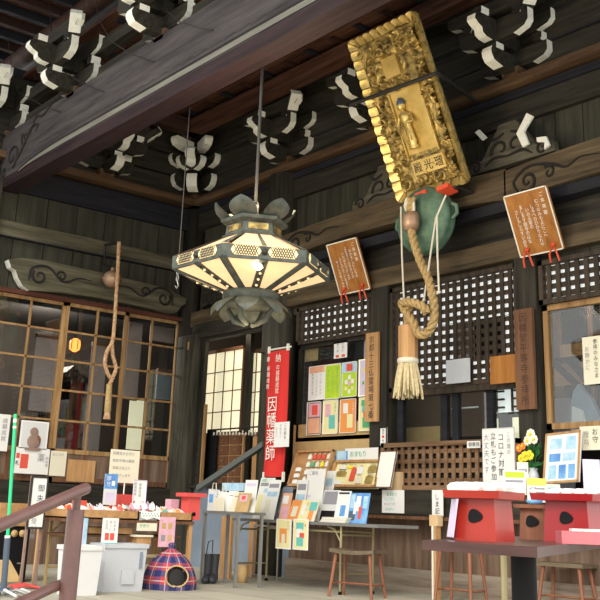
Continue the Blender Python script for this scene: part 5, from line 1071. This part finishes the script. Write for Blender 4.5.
# bamboo / metal stand behind the bins, white-blue sign, heater, pole
t = Thing('tall_sign_stand', 'dark A-frame stand carrying a tall white sign left of the handrail post', 'sign stand', tuple(onZ(36, 590))); p = onZ(28, 590); q = onZ(45, 587); Xs = (p.x+q.x)/2
ysl = onX(31, 500, Xs).y; ysr = onX(45, 500, Xs).y; z1 = onX(38, 478, Xs).z; z0 = onX(38, 527, Xs).z
for yy in (ysl, ysr): t.part('stand_leg', MB().b2(Xs-.04, Xs-.02, yy-.012, yy+.012, 0, z1+.02, M_brnp)); t.part('stand_leg', MB().slab((Xs-.03, yy-.01, .35), (-.0, .02, 0), (-.3, .12, -.35), (.02, 0, 0), M_brnp))
t.part('sign_panel', MB().b2(Xs-.02, Xs, ysl, ysr, z0, z1, M_paper)); g = MB()
g.b2(Xs-.022, Xs+.006, ysl-.01, ysr+.01, z1, z1+.02, M_iron).b2(Xs-.022, Xs+.006, ysl-.01, ysr+.01, z0-.02, z0, M_iron).b2(Xs-.022, Xs+.006, ysl-.015, ysl, z0, z1, M_iron).b2(Xs-.022, Xs+.006, ysr, ysr+.015, z0, z1, M_iron); t.part('panel_frame', g)
g = MB().text('御朱印', (Xs+.003, (ysl+ysr)/2+.02, z1-.06), Y_, Z_, .075, M_navy, True, 1.3); g.text('受付所', (Xs+.003, (ysl+ysr)/2-.02, z1-.38), Y_, Z_, .06, M_inkg, True, 1.2); t.part('lettering', g)
t = Thing('bamboo_rack', 'pale wooden folding rack between the sign stand and the handrail post', 'rack', tuple(onX(52, 580, 3.2))); ya_, yb_ = onX(47, 560, 3.2).y, onX(66, 560, 3.2).y
for yy in (ya_, yb_): t.part('rack_post', MB().b2(3.19, 3.215, yy-.012, yy+.012, 0, .74, M_cork))
for zz in (.16, .46, .70): t.part('rack_rung', MB().b2(3.19, 3.21, ya_, yb_, zz, zz+.022, M_cork))
t.part('rack_brace', MB().tube([(3.2, ya_, .50), (3.2, yb_, .68)], .008, M_cork, 6))
Xh = 2.9; ha, hb = onX(-6, 560, Xh).y, onX(27, 560, Xh).y; t = Thing('black_speaker_box', 'black cabinet with two round tan knobs under a tan board at the left edge', 'cabinet', (Xh-.25, (ha+hb)/2, 0))
zt_ = onX(10, 526, Xh).z; t.part('cabinet_body', MB().b2(Xh-.5, Xh, ha, hb, .02, zt_, M_blk))
for px in (14, 22): c_ = onX(px, 533.5, Xh); t.part('round_knob', MB().lathe([(0, 0), (.036, 0), (.036, .02), (0, .024)], (Xh, c_.y, c_.z), M_cork, 16, 'x'))
t.part('badge', MB().b2(Xh, Xh+.004, onX(17, 562, Xh).y, onX(21, 562, Xh).y, onX(19, 564, Xh).z, onX(19, 562.5, Xh).z, M_steel))
solo('tan_board', MB().b2(Xh-.5, Xh+.02, ha, hb+.02, zt_+.001, onX(10, 503, Xh).z, M_tanx), 'tan wooden board standing on the black cabinet', 'board')
for k, (X, y0_, ln, m, lb) in enumerate(((3.45, 2, 18, M_cork, 'flattened cardboard lying against the black cabinet'),)):
    a = onZ(-4, 582); solo('cardboard_sheet', MB().slab(onX(-4, 583, 3.3), V((0, .26, 0)), V((-.12, -.10, .20)), V((.02, 0, .01)), M_cork), lb, 'cardboard')
a = onZ(21, 590); a2 = onZ(2, 590)
g = MB(); c_ = onZ(24, 589)
for k in range(5): g.tube([c_+V((-.1+.04*k, -.12, .015)), c_+V((-.12+.04*k, 0, .035+.01*(k % 2))), c_+V((-.08+.04*k, .12, .015))], .014, M_redplastic, 6)
solo('red_cloth_bundle', g, 'small red cloth bundle on the floor at the left edge', 'cloth')
g = MB(); c_ = onZ(6, 596); rnd = random.Random(2)
for k in range(9): a_ = rnd.uniform(0, 6.28); g.tube([c_+V((.05*cos(a_), .05*sin(a_), .02)), c_+V((.14*cos(a_+.5), .14*sin(a_+.5), .06)), c_+V((.24*cos(a_+1), .24*sin(a_+1), .015))], .014, M_steel if k % 2 else M_plastic, 6)
solo('coiled_hose', g, 'grey and white coiled hose heap on the floor in the left corner', 'hose')
t = Thing('green_pole', 'thin bright green pole in a slate tube at the left edge', 'pole', tuple(onX(3, 598, 4.2))); Xp = 4.2
A_, B_, D_ = onX(3.5, 590, Xp), onX(7.5, 538, Xp), onX(15.5, 414, Xp); t.part('lower_tube', MB().tube([A_, B_], .028, M_navy, 12)); t.part('green_tube', MB().tube([B_, D_], .016, M_lightgreen, 10)); t.part('white_collar', MB().tube([B_-V((0, 0, .0)), B_+(D_-B_)*.02], .026, M_white, 10).tube([B_+(D_-B_)*.93, B_+(D_-B_)*.96], .018, M_white, 10).tube([B_+(D_-B_)*.88, B_+(D_-B_)*.90], .018, M_white, 10)); t.part('foot', MB().lathe([(0, 0), (.10, 0), (.08, .03), (.03, .06), (0, .06)], (A_.x, A_.y, 0), M_navy, 16).tube([(A_.x, A_.y, .03), A_], .028, M_navy, 10))
# papers on the left windows
cX('monkey_photo', 'photograph of a seated brown figurine fixed to the left window', 'photo', 20, 421, 48, 449, .05, M_paper, prints=[(.06, .05, .94, .97, M_plastic)])
o_ = bpy.data.objects['monkey_photo']
q = onX(34, 440, .066); g = MB()
g.ball(q+V((0, 0, -.02)), .10, M_brnp, 14, (.06, 1, .95)).ball(q+V((.0, -.01, .11)), .06, M_brnp, 12, (.08, 1, 1)).ball(q+V((0, .05, .0)), .05, M_stooll, 8, (.1, 1, 1.4)).b2(q.x, q.x+.006, q.y-.12, q.y+.11, q.z-.14, q.z-.105, M_brnp)
gg = g.build('printed_figurine', o_, o_.location)
cX('window_paper', 'wide white notice with a red block and a round crest on the left window', 'notice', 15, 448, 49, 474, .05, M_paper, prints=[(.15, .25, .38, .80, M_redk), (.02, .22, .12, .42, M_redk)], texts=[('薬', .75, .2, .34, True, M_inkg), ('師如来', .93, .3, .13, True, M_inkg), ('札', .07, .5, .2, True, M_ink)])
cX('window_paper', 'plain pale paper right of the red-block notice on the left window', 'notice', 50, 451, 66, 476, .05, M_cream, texts=[('おしらせ', .1, .08, .13, False, M_inkg)])
cX('window_paper', 'pale paper cut by the left picture edge on the left window', 'notice', -8, 414, 9, 451, .05, M_paper, texts=[('諸願成就', .7, .1, .15, True, M_inkg)])
cX('brown_wood_panel', 'brown wooden panel hung low in the middle left window', 'panel', 67, 460, 95, 482, .05, M_tan)
# ------------------------------------------------------------------ stools
def stool(name, p, w_, d_, h, label, rz, m1, m2, flat=False):
    t = Thing(name, label, 'stool', tuple(p)); R = Matrix.Rotation(rz, 3, 'Z'); P = lambda x, y, z: V(p)+R@V((x, y, z))
    g = MB(); n = 8
    for i in range(n):
        xa, xb = -w_/2+w_*i/n, -w_/2+w_*(i+1)/n; za = h-.018*cos(2*pi*i/n*.5-pi/2) if not flat else h; zb = h-.018*cos(2*pi*(i+1)/n*.5-pi/2) if not flat else h
        vs = [P(xa, -d_/2, za-.035), P(xb, -d_/2, zb-.035), P(xb, d_/2, zb-.035), P(xa, d_/2, za-.035), P(xa, -d_/2, za), P(xb, -d_/2, zb), P(xb, d_/2, zb), P(xa, d_/2, za)]
        g.add(vs, [(3, 2, 1, 0), (4, 5, 6, 7), (0, 1, 5, 4), (2, 3, 7, 6)]+([(3, 0, 4, 7)] if i == 0 else [])+([(1, 2, 6, 5)] if i == n-1 else []), m1)
    t.part('seat', g)
    for sx in (-1, 1):
        for sy in (-1, 1): t.part('leg', MB().tube([P(sx*w_*.48, sy*d_*.52, 0), P(sx*w_*.38, sy*d_*.34, h-.035)], [.015, .019], m2, 8))
        t.part('stretcher', MB().tube([P(sx*w_*.45, -d_*.46, .13), P(sx*w_*.45, d_*.46, .13)], .010, m2, 6))
    t.part('stretcher', MB().tube([P(-w_*.45, 0, .13), P(w_*.45, 0, .13)], .010, m2, 6)); return t
c_ = (onZ(330, 599)+onZ(385, 595)+onZ(346, 598)+onZ(364, 590))/4; c_ = onZ(357, 597.5)
stool('wooden_stool', c_, .50, .30, onX(357, 549, c_.x).z, 'low wooden stool with curved grey seat before the long table', .35, M_stoolt, M_stooll)
c_ = onZ(461, 604.5); stool('wooden_stool', c_, .42, .30, .57, 'red-legged wooden stool mostly hidden behind the dark table corner', .2, M_stooll, M_stooll)
c_ = at(572, 606, 9.2); c_.z = 0; c_ = onZ(568, 612); stool('wooden_stool', c_, .50, .26, .43, 'pale-topped wooden stool under the right side of the dark table', .1, M_stoolt, M_stooll, True)

# ------------------------------------------------------------------ near dark table with offering stands
TZ2 = .70; pa, pc, pb = onZ(422, 540, TZ2), onZ(537, 546.8, TZ2), onZ(604, 540.5, TZ2); U = (pc-pa); W = (pb-pc); W = W.normalized()*4
t = Thing('dark_table', 'dark brown lacquered table in the right foreground holding the offering stands', 'table', tuple(V(((pa.x+pc.x)/2, (pa.y+pc.y)/2+.3, 0))))
dep_ = .042; Uo = U; t.part('tabletop', MB().slab(pa-Z_*dep_, Uo, W, Z_*dep_, M_dktop))
lc = pc-U.normalized()*.10+W.normalized()*.10
lc = onZ(523, 544, TZ2); t.part('leg', MB().tube([(lc.x, lc.y, 0), (lc.x, lc.y, TZ2-dep_)], .055, M_blk, 20)); lc2 = onZ(503, 535, TZ2); t.part('leg', MB().tube([(lc2.x, lc2.y, 0), (lc2.x, lc2.y, TZ2-dep_)], .022, M_tanmetal, 10))
lc3 = at(503, 575, 6.3); 
def sanbo(name, label, c, w_, hb, m, tilt=0.0, body=None, lip=.035, ov=.05):
    t = Thing(name, label, 'offering stand', tuple(c)); b = w_*.34 if body is None else body; R = Matrix.Rotation(tilt, 3, 'Z'); P = lambda x, y, z: V(c)+R@V((x, y, z))
    vs = [P(sx*b*f, sy*b*f, z) for (f, z) in ((1.06, 0), (.96, hb)) for sx, sy in ((-1, -1), (1, -1), (1, 1), (-1, 1))]
    t.part('pedestal', MB().add(vs, [(3, 2, 1, 0), (0, 1, 5, 4), (1, 2, 6, 5), (2, 3, 7, 6), (3, 0, 4, 7), (4, 5, 6, 7)], m)); g = MB(); h2 = w_/2
    g.add([P(sx*h2*f, sy*h2*f, z) for (f, z) in ((.96, hb), (1.0, hb+lip)) for sx, sy in ((-1, -1), (1, -1), (1, 1), (-1, 1))], [(3, 2, 1, 0), (0, 1, 5, 4), (1, 2, 6, 5), (2, 3, 7, 6), (3, 0, 4, 7), (4, 5, 6, 7)], m); t.part('tray', g)
    g = MB()
    for sx, sy, nx in ((0, -1, 0),):                           # cut-out jewel-shaped holes
        n = 20; ctr = P(sx*(b*1.02+.002), sy*(b*1.02+.002), hb*.58); A = R@(V((1, 0, 0)) if not nx else V((0, 1, 0))); pts = []
        for k in range(n): a_ = 2*pi*k/n; r_ = .036; e_ = 1+.10*cos(3*a_+.5); pts.append((r_*e_*cos(a_), r_*.85*e_*sin(a_)))
        nrm = R@V((sx, sy, 0)); g.prism(pts, ctr-nrm*.004, A, Z_, nrm*.007, M_blk)
    t.part('jewel_hole', g); return t, P, h2, hb+lip
c1 = at(485, 540, 4.7); c1 = V((c1.x, c1.y, TZ2)); d1 = depth(c1)
w1 = 72/F*d1*.86; h1 = onX(484, 499, c1.x).z-TZ2
t, P, h2, zt2 = sanbo('red_offering_stand', 'vermilion square offering stand at the left of the dark table', c1, w1, max(.16, h1), M_redp, .26)
g_ = [M_paper, M_lav, M_paper, M_whitetxt]
rnd = random.Random(9)
for k in range(9):
    x = -h2*.8+1.6*h2*k/8; g = MB(); n = 5; c_ = P(x, rnd.uniform(-.10, -.02), zt2)
    g.prism([(-.035, 0), (.035, 0), (.045, .018), (.02, .04), (-.02, .035), (-.042, .02)], c_-V((0, .02, 0)), X_, Z_, V((.01, .05, 0)), g_[k % 4]); solo('paper_packet', g, 'small folded white paper packet on the left red offering stand', 'packet', 'paper packets on the left red offering stand')
card('grey_paper_sheet', 'pale grey paper hanging down beside the left red offering stand', 'paper', tuple(P(-h2*.98, -h2*.4, zt2-.04)), tuple(P(-h2*.45, -h2*1.02, zt2-.04)), tuple(P(-h2*1.12, -h2*.5, .012)), M_lav)
c2 = at(535, 536, 5.5); c2 = V((c2.x, c2.y, TZ2)); 
t, P2, h22, _ = sanbo('wooden_offering_stand', 'natural brown wooden offering stand between the two red ones', c2, 44/F*depth(c2)*.8, .165, M_stooll, .46, lip=.02)
# cat figurine on a blue dish
q = V(P2(.01, -.03, .187)); t = Thing('cat_figurine', 'small white and brown cat figurine on a blue dish on the wooden stand', 'figurine', tuple(q))
t.part('blue_dish', MB().lathe([(0, 0), (.035, 0), (.048, .02), (.042, .022), (0, .01)], q, M_blue, 16)); g = MB().ball(q+V((0, 0, .035)), .022, M_whitetxt, 12, (1, 1, 1.2)).ball(q+V((.0, -.008, .07)), .017, M_whitetxt, 12)
t.part('cat_body', g); g = MB()
for f in (-1, 1): g.add([q+V((f*.014, -.005, .08)), q+V((f*.004, -.005, .086)), q+V((f*.012, -.004, .099)), q+V((f*.01, .004, .083))], [(0, 1, 2), (1, 3, 2), (3, 0, 2)], M_stooll)
t.part('ear', g)
c3 = at(577, 541, 5.2); c3 = V((c3.x, c3.y, TZ2)); t, P3, h23, zt3 = sanbo('red_offering_stand', 'crimson square offering stand with a round hole at the right of the dark table', c3, 78/F*depth(c3)*.86, .205, M_redd, .20)
for k in range(4): solo('paper_packet', MB().prism([(-.04, 0), (.04, 0), (.05, .01), (.0, .03), (-.05, .014)], P3(-.10+.07*k, -.06, zt3), X_, Z_, V((.02, .06, 0)), M_paper), 'flat white paper packet on the right red offering stand', 'packet', 'paper packets on the right red offering stand')
fx0 = RT.copy(); fx0.z = 0; fx0.normalize()
# leaflet holder and other papers standing there
q = P3(.03, .03, zt3)+fx0*.055; fx = fx0.copy(); fx.z = 0; fx.normalize()
card('leaflet_holder', 'tall pale lavender leaflet standing on the right red offering stand', 'leaflet', tuple(q-fx*.045+Z_*.185), tuple(q+fx*.045+Z_*.185), tuple(q-fx*.045), M_lav, th=.01, prints=[(.30, .45, .85, .98, M_plastic)])
q = at(582, 541, 4.75); q = V((q.x, q.y, TZ2)); t = Thing('pink_box', 'open pink box with white paper slips at the right edge of the dark table', 'box', tuple(q)); w_ = 40/F*depth(q)
fr = fx; bk = V((-fr.y, fr.x, 0)); t.part('box_body', MB().slab(q-fr*w_*.5, fr*w_*1.2, bk*.12, Z_*.058, M_pinkbox)); g = MB()
for k in range(6): g.slab(q-fr*w_*.2+fr*w_*.15*k+bk*.03+Z_*.058, fr*.05+bk*.02, bk*.05, Z_*.012, M_paper)
t.part('paper_slip', g)
# flyers standing behind on a low stand
def flyer(name, label, x0_, y0_, x1_, y1_, dep, m, pr, tx=(), grp=None):
    a = at(x0_, y0_, dep); b = at(x1_, y0_, dep); c_ = at(x0_, y1_, dep); b.z = a.z; c_.x = a.x; c_.y = a.y; d = b-a
    return card(name, label, 'flyer', tuple(a), tuple(b), tuple(c_), m, prints=pr, texts=tx, th=.01)
flyer('flyer', 'flyer with a green and yellow heading behind the left red stand', 503, 470, 525, 494, 6.2, M_paper, [(.08, .06, .95, .3, M_green), (.1, .4, .9, .5, M_inkg), (.1, .7, .3, .9, M_lav)])
flyer('flyer', 'yellow headed flyer behind the cat figurine', 527, 478, 546, 502, 6.2, M_paper, [(0, 0, 1, .3, M_yel), (.1, .4, .9, .46, M_inkg), (.1, .55, .9, .61, M_inkg)])
flyer('flyer', 'small pale flyer standing just left of the flower vase', 517, 462, 528, 495, 6.26, M_cream, [(.1, .2, .9, .3, M_inkg)])
flyer('flyer', 'pale green paper under the photo board behind the crimson stand', 546, 484, 560, 500, 6.15, M_cream, [(.1, .2, .9, .3, M_tealp)])
p0 = at(503, 494, 6.2); p1 = at(560, 500, 6.2)
t = Thing('display_riser', 'narrow brown riser on the dark table carrying the flyers', 'riser', ((p0.x+p1.x)/2, (p0.y+p1.y)/2, TZ2)); d_ = (p1-p0); d_.z = 0; zz = p0.z
t.part('riser_top', MB().slab(V((p0.x, p0.y, zz-.04))-d_.normalized()*.05, d_*1.1, V((-.2, .16, 0)), Z_*.03, M_brd))
for f in (.1, .9): c_ = V((p0.x, p0.y, TZ2))+d_*f+V((-.1, .08, 0)); t.part('leg', MB().tube([c_, c_+Z_*(zz-.04-TZ2)], .02, M_brd, 8))
# ------------------------------------------------------------------ brown handrail in the left foreground
D = 3.3; p = at(76, 510, D); t = Thing('handrail', 'brown painted steel handrail with post in the left foreground', 'handrail', (p.x, p.y, 0)); tp = at(78, 492.5, D)
pts = [at(86, 488.5, D+.03), at(82, 490, D), at(74, 493.5, D-.03), at(52, 503, D-.13), at(0, 525.5, D-.34), at(-30, 539, D-.45)]
t.part('grip_rail', MB().tube(pts, .019, M_rail, 16)); g = MB(); bt = V((p.x, p.y, 0))
g.tube([V((p.x, p.y, tp.z-.055)), V((p.x, p.y, tp.z-.01))], .014, M_rail, 12); t.part('neck', g)
t.part('post', MB().tube([bt, V((p.x, p.y, tp.z-.055))], .0285, M_rail, 20)); t.part('lower_rail', MB().tube([at(72, 580, D), at(52, 588, D-.1), at(0, 612, D-.34)], .0165, M_rail, 14))
w_ = onX(0, 0); 
# ------------------------------------------------------------------ unseen fill lights added to brighten the rooms
def pl(name, loc, e, col, r=.15):
    l = bpy.data.lights.new(name, 'POINT'); lo = bpy.data.objects.new(name, l); COL.objects.link(lo); lo.location = loc; l.energy = e; l.color = col; l.shadow_soft_size = r
pl('entry_room_fill', (.9, .25, 3.4), 6, (1, .85, .6)); pl('hall_fill', (6.5, 1.4, 3.2), 10, (1, .8, .6)); pl('left_room_fill', (-2.0, -1.5, 3.4), 85, (1, .86, .72))
bpy.data.objects.remove(_fo)
